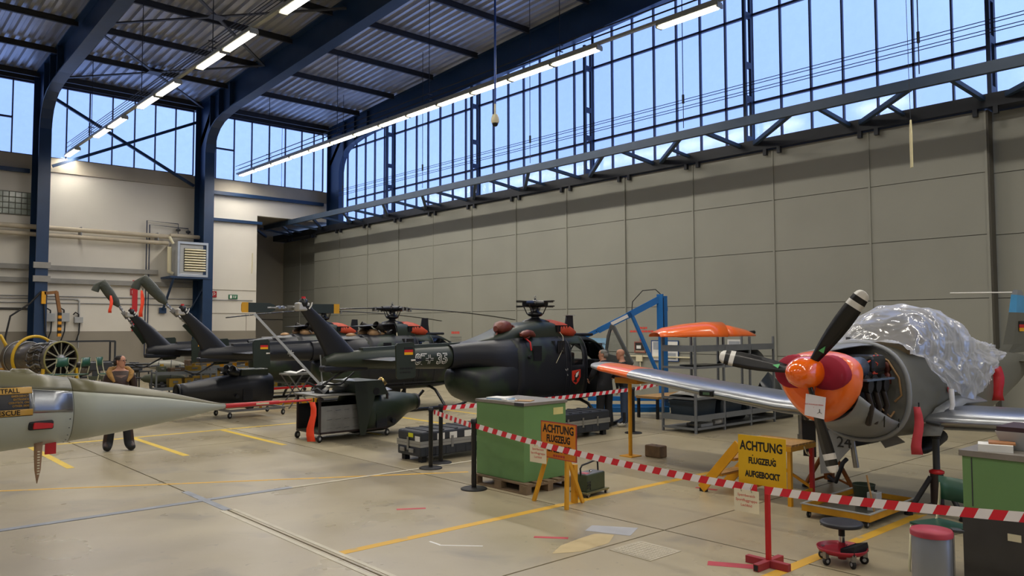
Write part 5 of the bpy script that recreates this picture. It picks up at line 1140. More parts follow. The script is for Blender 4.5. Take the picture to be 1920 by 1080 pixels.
# ------------------------------------------------------------------ shelf rack
r = thing('shelf_rack', 'grey steel shelf rack behind the orange wing', 'rack', (14.35,10.0,0))
rk = mat('rack_grey','7d8186',.45,.4,.08,4)
for x in (0,1.1,2.2,3.27):
    for y in (0,.87): M().box(x-.025,x+.025,y-.02,y+.02,0,2.08 if x < 2.2 or y else 2.08).build('upright', rk, r)
for z, d in ((.1,.05),(.33,.12),(.75,.05),(1.42,.05),(1.84,.14)):
    for i in range(3):
        x0 = 1.1*i+.03; x1 = min(1.1*(i+1),3.27)-.03
        M().box(x0,x1,-.02,.89,z-.008,z).build('shelf_board', rk, r)
        M().box(x0,x1,-.03,-.02,z-d/2,z+d/2).build('shelf_lip', rk, r)
    M().box(-.035,-.025,.02,.85,z-d/2,z+d/2).build('end_lip', rk, r)
oc = thing('nose_cowling', 'glossy orange cowling half with arched black opening on top of the rack', 'cowling', (14.25,10.95,2.09), math.radians(-35))
def half(x, w, h_): return [(x,w*math.cos(a),h_*math.sin(a)**.9) for a in [PI*k/18 for k in range(19)]]
M().sheet([half(-.05,.42,.1),half(.15,.44,.2),half(.6,.45,.28),half(1.1,.46,.33),half(1.5,.46,.33)]).build('skin', orangem, oc, solid=.015)
M().sheet([half(1.25,.3,.24),half(1.49,.36,.3)]).build('black_lining', blackm, oc, solid=.01)
M().bar((.6,-.3,-.0),(.6,.3,-.0),.03,.03).build('stiffener', dgrey, oc)
oc = thing('cowl_flap', 'tapered orange cowl panel with black end, right of the arched one', 'cowling', (15.65,10.43,2.09))
M().sheet([half(.0,.46,.3),half(.5,.4,.26),half(1.1,.36,.18),half(1.3,.36,.1)]).build('skin', orangem, oc, solid=.015); M().sheet([half(1.22,.3,.12),half(1.31,.33,.13)]).build('black_end', blackm, oc, solid=.01); M().cyl((1.25,0,.05),(1.75,-.05,.09),.045,n=10).build('black_duct', blackm, oc)
t = thing('curved_fairing', 'dark grey curved panel lying on the upper rack shelf', 'panel', (16.4,10.43,1.43)); M().sheet([half(0,.36,.1),half(.4,.38,.34),half(.9,.38,.36),half(1.1,.3,.16)]).build('panel_skin', mat('dark_glossy_panel','34373b',.3), t, solid=.015)
t = thing('flat_fairing', 'flat black panel on the upper shelf at the rack corner', 'panel', (14.75,10.4,1.43)); M().box(0,.95,-.3,.3,0,.03).build('panel_skin', blackg, t, bev=.01)
t = thing('shaped_fairing', 'grey shaped panel on the middle rack shelf', 'panel', (14.5,10.43,.755)); M().sheet([half(0,.38,.06),half(.5,.4,.2),half(1.0,.38,.12),half(1.6,.3,.05)]).build('panel_skin', sgl, t, solid=.012)
for i, (x, l_, h_, lab) in enumerate(((14.42,.9,.36,'dark plastic bin on the lower shelf at the rack corner'),(15.5,.9,.3,'dark blue-grey bin on the lower rack shelf, middle bay'),(16.6,.8,.25,'black bin on the lower rack shelf, far bay'))):
    t = thing('storage_bin', lab, 'bin', (x,10.12,.335), group='rack bins'); M().loft([[(a,b,0) for a,b in ((.03,.03),(l_-.03,.03),(l_-.03,.6),(.03,.6))],[(a,b,h_) for a,b in ((0,0),(l_,0),(l_,.63),(0,.63))]], sm=False).build('tub', mat('bin_dark','25303a',.5), t); M().box(-.01,l_+.01,-.01,.64,h_-.03,h_).build('rim', mat('bin_dark','25303a',.5), t)
t = thing('rag_pile', 'crumpled white rag on the lowest rack shelf', 'rag', (15.42,10.16,.105)); M().loft([se(x,0,.08,.12*k,.1*k,.08,12,1.7) for x,k in ((-.15,.3),(-.05,1),(.06,.8),(.16,.9),(.22,.2))]).build('cloth', mat('white_rag','c9c4b8',.85,0,.1,10), t)
t = thing('black_tank', 'black cylinder with white end lying on the lowest rack shelf', 'tank', (16.0,10.4,.215)); M().rev([(.02,0),(.1,.02),(.11,.1),(.11,.8),(.06,.86)],(0,0,0),(1,0,0),18).build('shell', blackg, t); M().cyl((.86,0,0),(1.0,0,0),.045,n=12).build('white_end', whitem, t)
t = thing('gas_strut_box', 'flat grey box on the lowest rack shelf at the corner', 'box', (14.7,10.1,.105)); M().box(0,.45,0,.4,0,.07).build('body', lgrey, t, bev=.01); M().box(-.004,0,.1,.3,.02,.05).build('label', cream, t)
# dark table and timber beyond the rack
t = thing('work_bench', 'low dark bench with a wooden top behind the rack', 'bench', (15.9,12.2,0)); M().box(0,1.8,0,.7,.5,.56).build('bench_top', wood, t)
for x in (.05,1.75):
    for y in (.05,.65): M().box(x-.03,x+.03,y-.03,y+.03,0,.5).build('leg', blackm, t)
t = thing('stacked_panels', 'dark curved hood leaning beyond the far end of the rack', 'panel', (18.0,10.6,0)); M().sheet([[(0,-.4,.1+0),(0,0,.9),(0,.4,.1)],[(.4,-.45,.1),(.4,0,1.15),(.4,.45,.1)],[(.9,-.4,.05),(.9,0,.9),(.9,.4,.05)]]).build('hood', mat('dark_hood','2a3038',.3), t, solid=.02); M().box(0,.9,-.4,.4,0,.06).build('skid_base', blackm, t)
# ------------------------------------------------------------------ blue crane
cr_ = thing('workshop_crane', 'blue hydraulic workshop crane behind the open helicopter door', 'crane', (17.2,13.0,0))
d = Vector((-1.75,1.6,0)).normalized(); n_ = Vector((-d.y,d.x,0))
M().box(-.09,.09,-.09,.09,.2,3.15).build('mast', bluem, cr_); M().box(-.13,-.09,-.1,.1,2.1,3.2).build('mast_cheek', bluem, cr_); M().box(.09,.16,-.05,.05,2.75,2.85).build('mast_lug', bluem, cr_)
M().bar((0,0,3.12),tuple(d*.95+Vector((0,0,2.62))),.12,.17).build('boom', bluem, cr_); M().bar(tuple(d*.85+Vector((0,0,2.67))),tuple(d*1.75+Vector((0,0,2.22))),.12,.15).build('boom_middle', bluem, cr_); be = M().bar(tuple(d*1.6+Vector((0,0,2.3))),tuple(d*2.45+Vector((0,0,1.9))),.09,.11).build('boom_extension', bluem, cr_)
M().bar(tuple(d*.95+n_*.066+Vector((0,0,2.62))),tuple(d*1.4+n_*.066+Vector((0,0,2.40))),.008,.09).build('maker_label', whitem, cr_)
for k in range(3): M().cyl(tuple(d*(1.8+.15*k)+n_*.05+Vector((0,0,2.2-.07*k))),tuple(d*(1.8+.15*k)+n_*.055+Vector((0,0,2.2-.07*k))),.015,n=8).build('pin_hole', blackm, be)
M().cyl((-.1,.05,.95),tuple(d*.82+Vector((0,0,2.6))),.055,n=14).build('hydraulic_ram', bluem, cr_); M().cyl((-.06,.05,.85),(-.16,.12,1.15),.035,n=10).build('ram_rod', chrome, cr_)
M().tube([(-.02,-.02,3.15),(-.15,.12,3.33),(-.4,.36,3.3),(-.6,.55,3.0),tuple(d*.85+Vector((0,0,2.55)))],.014,6).build('hose', blackm, cr_); M().tube([(-.1,-.1,3.1),(-.1,-.11,2.3),(-.09,-.11,1.8)],.012,6).build('hose', blackm, cr_)
for s_ in (-1,1): M().bar(tuple(n_*.35*s_+Vector((0,0,.14))),tuple(d*2.0+n_*.45*s_+Vector((0,0,.14))),.1,.13).build('base_leg', bluem, cr_); M().cyl(tuple(d*1.95+n_*(.45*s_-.04)+Vector((0,0,.08))),tuple(d*1.95+n_*(.45*s_+.04)+Vector((0,0,.08))),.08,n=16).build('wheel', blackm, cr_)
M().bar(tuple(n_*-.45+Vector((0,0,.14))),tuple(n_*.45+Vector((0,0,.14))),.14,.14).build('cross_beam', bluem, cr_); M().box(-.15,.15,-.15,.15,.16,.3).build('mast_foot', bluem, cr_)
M().bar(tuple(n_*-.35+Vector((0,0,.36))),tuple(d*2.0+n_*-.42+Vector((0,0,.36))),.07,.12).build('upper_beam', bluem, cr_)
# ------------------------------------------------------------------ things on the hangar door
def board(name, lab, y0, y1, z0, z1, m, fr=None, pics=()):
    b = thing(name, lab, 'poster', (19.92,(y0+y1)/2,z0)); w = (y1-y0)/2
    M().box(-.004,.012,-w,w,0,z1-z0).build('board', m, b)
    for i,(a,c_,e,f,mm) in enumerate(pics): M().box(-.007,-.004,w-2*w*c_,w-2*w*a,(z1-z0)*e,(z1-z0)*f).build('print', mm, b)
    if fr:
        for q in ((-w,w,0,.03),(-w,w,z1-z0-.03,z1-z0),(-w,-w+.03,.03,z1-z0-.03),(w-.03,w,.03,z1-z0-.03)): M().box(-.009,.012,*q).build('frame', fr, b)
    return b
pd, pl_ = mat('poster_dark','2b2724',.5), mat('poster_pale','d9d9d6',.6)
board('photo_poster','dark photo poster with white caption on the hangar door',15.75,16.2,1.5,1.85,pd,mat('poster_red_rim','9a5a50',.6),((.2,.6,.35,.65,pl_),(.1,.9,.06,.2,mat('poster_tan','a8927a',.6))))
board('wall_chart','white chart with blue frame on the hangar door behind the crane',14.47,15.52,1.25,1.9,pl_,mat('chart_blue','2a4a80',.5),((.08,.45,.55,.92,mat('chart_grey','9aa0a8',.6)),(.55,.95,.5,.95,whitem),(.6,.9,.1,.4,mat('chart_grey','9aa0a8',.6)),(.08,.45,.1,.4,whitem)))
board('wall_chart','small pale chart on the hangar door beyond the rack',12.3,12.75,1.45,1.95,pl_,None,((.1,.9,.5,.9,mat('chart_grey','9aa0a8',.6)),))
board('red_strip','red strip label above the dark poster on the hangar door',15.88,15.97,1.87,2.1,redm,None,((.2,.8,.1,.2,redink),))
b = board('helicopter_poster','blue poster with a helicopter picture on the hangar door',17.35,18.1,1.5,1.95,mat('poster_blue','7fa8c8',.6),None,((.3,.7,.45,.6,dgrey),(.15,.85,.6,.64,dgrey),(.6,.9,.5,.54,dgrey)))
d2 = bpy.data.objects['door_2']; d3 = bpy.data.objects['door_3']
for z, y0, n_, l_ in ((2.26,15.7,5,.08),(2.15,15.45,8,.1)):
    for q in range(n_): M().box(19.944,19.951,y0+q*(l_+.02),y0+q*(l_+.02)+l_,z,z+.06).build('red_print', redink, d3)
for q in range(5): M().box(19.924,19.931,25.35+.11*q,25.43+.11*q,2.06,2.16).build('red_print', redink, d2)
for k in range(5): M().box(19.924,19.931,25.2,25.95,1.6+.08*k,1.615+.08*k).build('notice_line', dgrey, d2)
t = thing('cable_conduit','pale cable conduit with junction box low on the hangar door','conduit',(19.9,15,0)); M().box(-.02,.02,-1.0,1.4,1.37,1.41).build('trunk', cream, t); M().box(-.03,.02,.85,1.1,1.22,1.42).build('junction_box', cream, t); M().box(-.015,.015,.93,.96,.3,1.22).build('drop', cream, t)
# ------------------------------------------------------------------ fixtures on the white wall
h = thing('unit_heater','grey louvred unit heater on a blue wall bracket','heater',(12.8,36.0,4.6))
M().box(-.62,.65,-.35,.85,.05,1.55).build('casing', lgrey, h, bev=.02)
for a in ((-.66,.68,1.48,1.58),(-.66,.68,.02,.12),(-.66,-.58,.12,1.48),(.6,.68,.12,1.48)): M().box(a[0],a[1],-.42,-.34,a[2],a[3]).build('front_frame', mat('heater_frame','a8b0ba',.4,.4), h)
M().loft([[(-.58,-.36,.12),(.6,-.36,.12),(.6,-.36,1.48),(-.58,-.36,1.48)],[(-.38,-.31,.25),(.58,-.31,.25),(.58,-.31,1.3),(-.38,-.31,1.3)]], caps=False, sm=False).build('hood', greym, h); M().box(-.38,.58,-.352,-.35,.25,1.3).build('dark_core', blackm, h)
for k in range(9): M().bar((-.36,-.40,.31+.115*k),(.57,-.40,.31+.115*k),.07,.05,(0,.5,.8)).build('louvre', cream, h)
M().box(-.95,.85,-.4,.9,-.06,.03).build('bracket_top', navy, h)
for x in (-.8,.75): M().bar((x,-.35,-.06),(x*.8-.2,.85,-1.45),.08,.08).build('bracket_strut', navy, h); M().box(x*.8-.35,x*.8-.05,.84,.95,-1.6,-1.35).build('bracket_foot', navy, h)
M().tube([(-.85,.1,1.35),(-.85,.1,.25),(-.7,.1,.15)],.09,10).build('supply_pipe', cream, h); M().tube([(-.72,.0,1.5),(-.8,.0,1.62),(-.85,.1,1.8)],.06,8).build('supply_pipe', cream, h)
pp = thing('wall_pipes','two long insulated heating pipes across the white wall','pipe',(0,36.6,6.1)); M().cyl((-20,0,.06),(12.05,0,.06),.09,n=14).build('lower_pipe', mat('pipe_wrap','b8ad98',.7), pp); M().cyl((-20,0,.36),(12.2,0,.36),.1,n=14).build('upper_pipe', MATS['pipe_wrap'], pp); M().cyl((12.1,-.1,.42),(13.4,-.1,.42),.09,n=12).build('branch_pipe', MATS['pipe_wrap'], pp)
for x in (8.5,11.6): M().box(x-.02,x+.02,-.05,.4,.0,.5).build('pipe_bracket', greym, pp)
for k,x in enumerate((12.55,13.0)): M().tube([(11.2+.12*k,.25,-5),(11.2+.12*k,.25,1.05-.18*k),(x,.2,1.0-.18*k),(x,.2,.55)],.022,6).build('small_pipe', navyd, pp); M().ell((x,.2,.72-.05*k),.11,.11,.07,12,8).build('pressure_cap', dgrey, pp)
for i, z in enumerate((4.74,4.2)):
    t = thing('cable_tray','grey cable tray across the white wall, %s of the two' % ('upper','lower')[i],'cable tray',(0,36.9,z)); M().box(-20,6.66,-.1,.08,0,.2).build('trunking', mat('tray_grey','8b8984',.5,.1), t); M().box(7.14,13.25 if i else 11.7,-.1,.08,0,.2).build('trunking', MATS['tray_grey'], t); M().box(6.6,7.2,-1.35,-1.25,-.02,.22).build('column_cover', MATS['tray_grey'], t)
t = thing('glass_block_window','small glass block window high in the white wall','window',(6.2,36.95,6.94)); M().box(-1.6,.62,0,.06,0,.95).build('surround', mat('glassblock_joint','6d6a62',.8), t)
gbm = mat('glass_block','8d968c',.15,0,.2,6)
for i in range(10):
    for j in range(4): M().box(-1.57+.218*i,-1.37+.218*i,-.02,0,.03+.23*j,.235+.23*j).build('glass_block', gbm, t, bev=.012)
def plate(name, lab, x, z, w, h_, m): 
    p_ = thing(name, lab, 'sign', (x,36.97,z)); M().box(-w/2,w/2,-.015,.0,0,h_).build('panel', m, p_); return p_
for lab, x in (('red fire hose sign on the white wall right of the heater',14.3),('red fire hose sign by the tall red strip left of the heater',10.73)):
    p_ = plate('fire_sign',lab,x,3.78,.27,.29,mat('fire_red','9c1a22',.5)); M().tube([(-.05,-.018,.06),(-.06,-.018,.2),(.0,-.018,.25),(.06,-.018,.18),(.03,-.018,.1),(.0,-.018,.17)],.014,5).build('hose_symbol', whitem, p_)
p_ = plate('exit_sign','green emergency exit sign on the white wall',15.23,3.72,.44,.21,mat('exit_green','1c6a45',.5)); M().box(-.16,-.05,-.018,-.015,.03,.18).build('door_symbol', whitem, p_); M().box(.02,.05,-.018,-.015,.05,.17).build('arrow_symbol', whitem, p_); M().ell((.13,-.017,.15),.02,.004,.02,8,6).build('figure_symbol', whitem, p_); M().bar((.13,-.017,.13),(.11,-.017,.05),.004,.04).build('figure_symbol', whitem, p_)
t = thing('red_marker','tall red marker strip on the white wall behind the tail rotors','strip',(10.79,36.96,2.2)); M().box(-.11,.11,-.02,.0,0,2.25).build('strip', redm, t)
t = thing('light_strip','thin cream strip on the wall beside the dark recess','strip',(16.15,36.97,5.0)); M().bar((0,0,0),(.03,0,1.0),.03,.04).build('strip', cream, t)
# junction boxes and conduits
for i,(x,z,w,h_,lab) in enumerate(((7.5,2.6,.34,.35,'grey junction box nearest the column'),(8.0,2.6,.4,.37,'grey junction box between two others'),(8.55,2.55,.33,.25,'grey junction box at the end of the white conduit'))):
    t = thing('junction_box',lab,'box',(x,36.9,z)); M().box(-w/2,w/2,-.1,.08,0,h_).build('box', lgrey, t, bev=.01); M().box(-w/2+.02,w/2-.02,-.108,-.1,.02,h_-.02).build('cover', lgrey, t)
    M().tube([(0,-.02,h_),(0,-.02,h_+.12),(-.12,-.02,h_+.2),(-.2,-.02,h_+.1)],.03,8).build('cable_loop', blackm, t); M().tube([(.05,-.02,0),(.03,-.04,-.4),(-.1,-.06,-.8)],.025,8).build('cable', blackm, t)
t = thing('wall_conduit','thin grey conduits along the white wall above the junction boxes','conduit',(0,36.96,3.1))
for z, x1 in ((.56,16.2),(.45,8.4),(.28,13.2),(.05,7.2),(.0,7.2)): M().cyl((-20,0,z),(x1,0,z),.018,n=6).build('conduit', greym if z > .1 else blackm, t)
M().tube([(8.4,0,.45),(8.52,0,.45),(8.58,0,.38),(8.58,0,-.3)],.035,8).build('conduit_bend', lgrey, t); M().cyl((8.58,0,-.55),(8.58,0,-1.6),.02,n=6).build('conduit', lgrey, t)
# wall jib with striped guard
t = thing('wall_jib','yellow and black striped jib arm on the blue column','jib',(7.0,35.6,2.0)); stm = [mat('hazard_yellow','d8920f',.5), mat('hazard_black','1c1a18',.5)]
for k in range(8): M().bar((.56,-.04,.0+.12*k),(.56,-.04,.12+.12*k),.17,.12).build('stripe_band', stm[k % 2], t)
M().bar((.56,-.04,.96),(.42,-.04,1.8),.15,.12).build('arm', mat('rusty_brown','8a6038',.6,.2,.2,6), t); M().bar((.45,-.04,1.78),(.0,-.04,1.72),.12,.12).build('arm', MATS['rusty_brown'], t); M().box(-.1,.05,-.1,.05,1.3,1.8).build('bracket', yelm, t)
M().tube([(-.1,-.05,1.8),(-.5,-.1,1.3),(-1.15,-.15,.8),(-1.3,-.2,.0),(-1.3,-.2,-1.6)],.035,8).build('cable', blackm, t); M().tube([(.0,-.05,1.3),(.05,-.08,.2),(.25,-.1,-.6),(.6,-.1,-1.0)],.03,8).build('cable', blackm, t)
# ------------------------------------------------------------------ people
skinm = mat('skin_tone','c08a70',.55,0,.08,12); hairD = mat('dark_hair','1c1613',.6,0,.2,20); hairG = mat('grey_hair','77746e',.7,0,.2,20)
def person(lab, loc, rz, cols, pose, hair, head_yaw=0, lean=0, shoe=None):
    P = thing('person', lab, 'person', loc, rz)
    V = {'pel':(0,0,.95,.17,.14),'sp1':(0,0,1.1,.19,.15),'sp2':(lean*.3,0,1.28,.21,.155),'ch':(lean*.55,0,1.42,.18,.13),'nk':(lean*.75,0,1.52,.07,.07),'hd0':(lean*.9+.005,0,1.6,.07,.07),'hd1':(lean+.01,0,1.66,.07,.07)}
    E = [('pel','sp1'),('sp1','sp2'),('sp2','ch'),('ch','nk'),('nk','hd0'),('hd0','hd1')]
    for s_, n_ in ((1,'l'),(-1,'r')):
        kx, ax = pose.get('knee'+n_,.02), pose.get('ank'+n_,0)
        st = pose.get('st',.12); V['hip'+n_] = (0,s_*.1,.88,.12,.12); V['kn'+n_] = (kx,s_*(st+.1)/2,.5,.095,.095); V['an'+n_] = (ax,s_*st,.11,.1,.1); V['to'+n_] = (ax+.19,s_*(st+.03),.05,.06,.07)
        el, wr = pose['el'+n_], pose['wr'+n_]
        V['sh'+n_] = (lean*.5,s_*.19,1.42,.09,.09); V['el'+n_] = el+(.07,.07); V['wr'+n_] = wr+(.034,.034); dv = (Vector(wr)-Vector(el)).normalized()
        V['pa'+n_] = tuple(Vector(wr)+dv*.08)+(.038,.03)
        E += [('pel','hip'+n_),('hip'+n_,'kn'+n_),('kn'+n_,'an'+n_),('an'+n_,'to'+n_),('ch','sh'+n_),('sh'+n_,'el'+n_),('el'+n_,'wr'+n_),('wr'+n_,'pa'+n_)]
    ks = list(V); me = bpy.data.meshes.new('skeleton'); me.from_pydata([V[k][:3] for k in ks],[(ks.index(a),ks.index(b)) for a,b in E],[])
    o = bpy.data.objects.new('skeleton', me); COL.objects.link(o); o.modifiers.new('skin','SKIN'); sd_ = o.modifiers.new('sub','SUBSURF'); sd_.levels = sd_.render_levels = 2
    for i, k in enumerate(ks): me.skin_vertices[0].data[i].radius = V[k][3:5]; me.skin_vertices[0].data[i].use_root = (k == 'pel')
    dg = bpy.context.evaluated_depsgraph_get(); bm_ = bpy.data.meshes.new_from_object(o.evaluated_get(dg)); bpy.data.objects.remove(o)
    hm = M(); hm.v = [tuple(v_.co) for v_ in bm_.vertices]; hm.f = [tuple(p_.vertices) for p_ in bm_.polygons]; hm.sm = [True]*len(hm.f); hm.mi = [0]*len(hm.f)
    hc, hs = math.cos(head_yaw), math.sin(head_yaw)
    def hp(x, y, z): return (lean+.015+x*hc-y*hs, x*hs+y*hc, 1.675+z)
    hm.loft([[hp(ox+(rf if math.cos(a) > 0 else rb)*math.cos(a), ry*math.sin(a), z) for a in [2*PI*q/20 for q in range(20)]] for z,ox,rf,rb,ry in ((-.125,.045,.02,.03,.025),(-.11,.035,.045,.04,.042),(-.08,.02,.065,.05,.056),(-.04,.0,.088,.07,.068),(.0,.0,.09,.092,.075),(.045,.0,.092,.1,.079),(.08,.0,.082,.09,.072),(.105,.0,.055,.065,.052),(.118,.0,.02,.03,.02))])
    bm_ = hm.mesh('body')
    for m_ in (cols[0],cols[1],skinm,shoe or blackm): bm_.materials.append(m_)
    wl_v = [Vector(V['wr'+n_][:3]) for n_ in 'lr']
    for p_ in bm_.polygons:
        c = p_.center; p_.use_smooth = True
        p_.material_index = 2 if c.z > 1.5 else 3 if c.z < .095 else 1 if c.z < .93 and abs(c.y) < .2 else 0
        for n_ in 'lr':
            if (c-Vector(V['pa'+n_][:3])).length < .075: p_.material_index = 2
    body = bpy.data.objects.new('body', bm_); COL.objects.link(body); body.parent = P
    for n_, s_ in (('l',1),('r',-1)):
        pa = Vector(V['pa'+n_][:3]); dv = (pa-Vector(V['wr'+n_][:3])).normalized(); sx = Vector((1,0,0)); sx = (sx-dv*sx.dot(dv)).normalized(); nn = dv.cross(sx)*s_
        for k, l_ in enumerate((.075,.085,.08,.062)): q = pa+sx*(.027-.018*k)+dv*.02; M().tube([q,q+dv*l_*.5,q+dv*l_*.85+nn*.02,q+dv*l_+nn*.04],[.0095,.009,.008,.006],7).build('finger', skinm, body)
        q = pa+sx*.03-dv*.02; M().tube([q,q+sx*.03+dv*.03,q+sx*.035+dv*.06+nn*.015],[.011,.01,.008],7).build('thumb', skinm, body)
    hx = lean+.015; H = bpy.data.objects.new('head_detail', M().mesh('x')); 
    mx = Matrix.Translation((hx,0,1.675)) @ Matrix.Rotation(head_yaw,4,'Z')
    f = M().loft([[(.088,.0,.02),(.092,.008,.01),(.09,.0,.0),(.092,-.008,.01)],[(.1,0,.0),(.108,.012,-.022),(.1,.0,-.035),(.108,-.012,-.022)],[(.09,0,-.03),(.095,.01,-.036),(.09,0,-.042),(.095,-.01,-.036)]]); f.xf(mx).build('nose', skinm, body)
    for s_ in (-1,1): M().ell((.0,s_*.088,0),.018,.01,.032,8,6).xf(mx).build('ear', skinm, body); M().ell((.085,s_*.033,.022),.01,.014,.008,8,6).xf(mx).build('eye', blackg, body)
    M().ell((.09,0,-.058),.01,.024,.006,8,5).xf(mx).build('mouth', mat('lips','96584c',.6), body)
    bpy.data.objects.remove(H)
    if hair:
        M().loft([[(.0-.012+.098*k*math.cos(a)*(1 if math.cos(a) < .3 else .86),.092*k*math.sin(a),z) for a in [2*PI*q/20 for q in range(20)]] for z,k in ((.035,.98),(.06,.99),(.088,.9),(.106,.72),(.118,.45),(.123,.1))]).xf(mx).build('hair', hair, P)
        M().loft([[(-.02+.1*math.cos(a)*k,.096*math.sin(a)*k,z) for a in [lerp(PI*.55,PI*1.45,q/12) for q in range(13)]] for z,k in ((-.06,.9),(-.02,.99),(.04,1.03))], closed=False, caps=False).xf(mx).build('hair_back', hair, P, solid=.012)
    return P, mx
drk = mat('black_trousers','17181c',.75,0,.1,10); leath = mat('brown_leather_jacket','33201a',.5,0,.2,10,.2,30); blkj = mat('black_jacket','14151b',.7,0,.12,10,.2,20); jean = mat('blue_jeans','3a4a63',.8,0,.1,10)
arms0 = {'ell':(-.03,.26,1.16),'wrl':(.05,.27,.93),'elr':(-.03,-.26,1.16),'wrr':(.05,-.27,.93)}
P, mx = person('man in brown fur-collared leather jacket walking behind the jet nose', (4.48,16.15,0), math.radians(262), (leath,drk), dict(arms0,kneel=.04,ankl=.06,kneer=.0,ankr=-.04,st=.18), hairD, math.radians(50))
fur = mat('tan_fur','a07a44',.9,0,.3,25,.6,60)
M().tube([(.15,-.11,1.3),(.12,-.17,1.4),(.03,-.19,1.47),(-.1,-.15,1.52),(-.14,0,1.53),(-.1,.15,1.52),(.03,.19,1.47),(.12,.17,1.4),(.15,.11,1.3)],[.02,.045,.055,.06,.06,.06,.055,.045,.02],10).build('fur_collar', fur, P)
M().loft([[(.115,-.09,1.42),(.135,0,1.42),(.115,.09,1.42)],[(.135,-.09,1.2),(.15,0,1.2),(.135,.09,1.2)],[(.12,-.09,1.0),(.135,0,1.0),(.12,.09,1.0)]], closed=False, caps=False).build('shirt_front', mat('taupe_shirt','6b5348',.8), P, solid=.02)
for s_ in (-1,1): M().tube([(.095,s_*.055,.022),(.098,s_*.033,.038),(.1,s_*.012,.022),(.098,s_*.033,.006),(.095,s_*.055,.022),(.0,s_*.095,.025)],.003,5).xf(mx).build('glasses', blackm, P)
P, mx = person('grey-haired man in black jacket leaning into the open helicopter door', (13.62,11.95,0), math.radians(70), (blkj,drk), {'ell':(.1,.27,1.2),'wrl':(.28,.24,1.1),'elr':(-.06,-.28,1.18),'wrr':(.02,-.34,.92),'kneer':.04}, hairG, math.radians(55), .07)
M().tube([(.05,-.07,1.5),(-.04,-.08,1.52),(-.06,0,1.53),(-.04,.08,1.52),(.05,.07,1.5)],.035,8).build('jacket_collar', blkj, P)
M().loft([se(z,0,0,.01,.01,.01) for z in (0,1)]) if False else None
P, mx = person('bald man in black sweater and jeans beside the open helicopter door', (14.28,11.9,0), math.radians(125), (blkj,jean), {'ell':(.12,.26,1.2),'wrl':(.32,.16,1.16),'elr':(.1,-.27,1.2),'wrr':(.3,-.18,1.12)}, None, math.radians(10), .09, whitem)
for k in range(3): M().box(.02,.1,-.345,-.335,1.3-.025*k,1.325-.025*k).build('sleeve_flag', germ[k], P)
# ------------------------------------------------------------------ workshop clutter on the left
E_ = thing('jet_engine','grey jet engine in a yellow ring stand by the wall','engine',(5.6,26.0,0),math.radians(290))
ec = mat('engine_grey','6e6860',.4,.7,.25,6); er = mat('engine_ring_yellow','c8a01c',.5)
M().rev([(.44,-2.3),(.5,-2.2),(.5,-1.7),(.42,-1.5),(.42,-1.0),(.46,-.9),(.47,-.3),(.5,-.15),(.5,0)],(0,0,1.42),(1,0,0),36,caps=False).build('casing', ec, E_, solid=.02)
M().rev([(.05,-.1),(.12,-.08),(.15,-.02),(.1,.04),(.001,.07)],(0,0,1.42),(1,0,0),20).build('hub_cone', greym, E_)
for k in range(12): a = 2*PI*k/12; M().bar((-.02,.1*math.cos(a),1.42+.1*math.sin(a)),(-.02,.48*math.cos(a),1.42+.48*math.sin(a)),.02,.035).build('inlet_strut', mat('pale_strut','a8a48c',.4,.4), E_)
for k in range(24): a = 2*PI*k/24; M().bar((-.12,.13*math.cos(a),1.42+.13*math.sin(a)),(-.12,.47*math.cos(a),1.42+.47*math.sin(a)),.02,.09,(math.cos(.6),-math.sin(a)*math.sin(.6),math.cos(a)*math.sin(.6))).build('fan_vane', engD, E_)
M().tube([(.0,.505*math.cos(a),1.42+.505*math.sin(a)) for a in [2*PI*k/36 for k in range(37)]],.025,8).build('inlet_ring', mat('olive_ring','8a8450',.5), E_)
M().tube([(-1.3,.66*math.cos(a),1.42+.66*math.sin(a)) for a in [2*PI*k/36 for k in range(37)]],.045,8).build('ring_frame', er, E_)
for k in range(5): a = .5+.5*k; M().tube([(-.85+.1*k,.5*math.cos(a),1.42+.5*math.sin(a)),(-.5,.53*math.cos(a+.2),1.42+.53*math.sin(a+.2)),(-.25,.5*math.cos(a),1.42+.5*math.sin(a))],.025,6).build('fuel_pipe', silver, E_)
for y in (-.55,.55):
    M().bar((-1.9,y,.5),(.2,y,.5),.08,.08).build('stand_rail', er, E_)
    for x in (-1.8,-.9,.1): M().box(x-.04,x+.04,y-.04,y+.04,.15,.5).build('stand_leg', er, E_); M().cyl((x,y-.03,.08),(x,y+.03,.08),.08,n=14).build('stand_wheel', blackm, E_)
    M().bar((-.05,y,.5),(-.05,y*.9,1.15),.07,.07).build('front_cradle', er, E_)
[M().tube([(x,rr*math.cos(a),1.42+rr*math.sin(a)) for a in [2*PI*k/32 for k in range(33)]],.015,6).build('casing_flange', silver, E_) for x,rr in ((-.3,.49),(-.6,.48),(-.95,.46),(-1.6,.49),(-2.0,.52))]
for k in range(14): a = 2.2+.26*k; M().tube([(-.95+.03*(k%4),.49*math.cos(a),1.42+.49*math.sin(a)),(-.7,.53*math.cos(a+.1),1.42+.53*math.sin(a+.1)),(-.4,.53*math.cos(a-.1),1.42+.53*math.sin(a-.1)),(-.2,.51*math.cos(a),1.42+.51*math.sin(a))],.014+.008*(k%3),6).build('fuel_pipe', silver if k%2 else engD, E_)
M().box(-.6,-.2,-.25,.25,.75,1.0).build('gearbox', engD, E_, bev=.03)
tb = thing('work_table','long grey-topped table carrying green chairs by the engine','table',(4.75,21.6,0),math.radians(-25)); M().box(-.5,1.6,-.45,.45,.70,.74).build('table_top', sgl, tb)
for x in (-.42,1.52):
    for y in (-.38,.38): M().box(x-.025,x+.025,y-.025,y+.025,0,.7).build('leg', dgrey, tb)
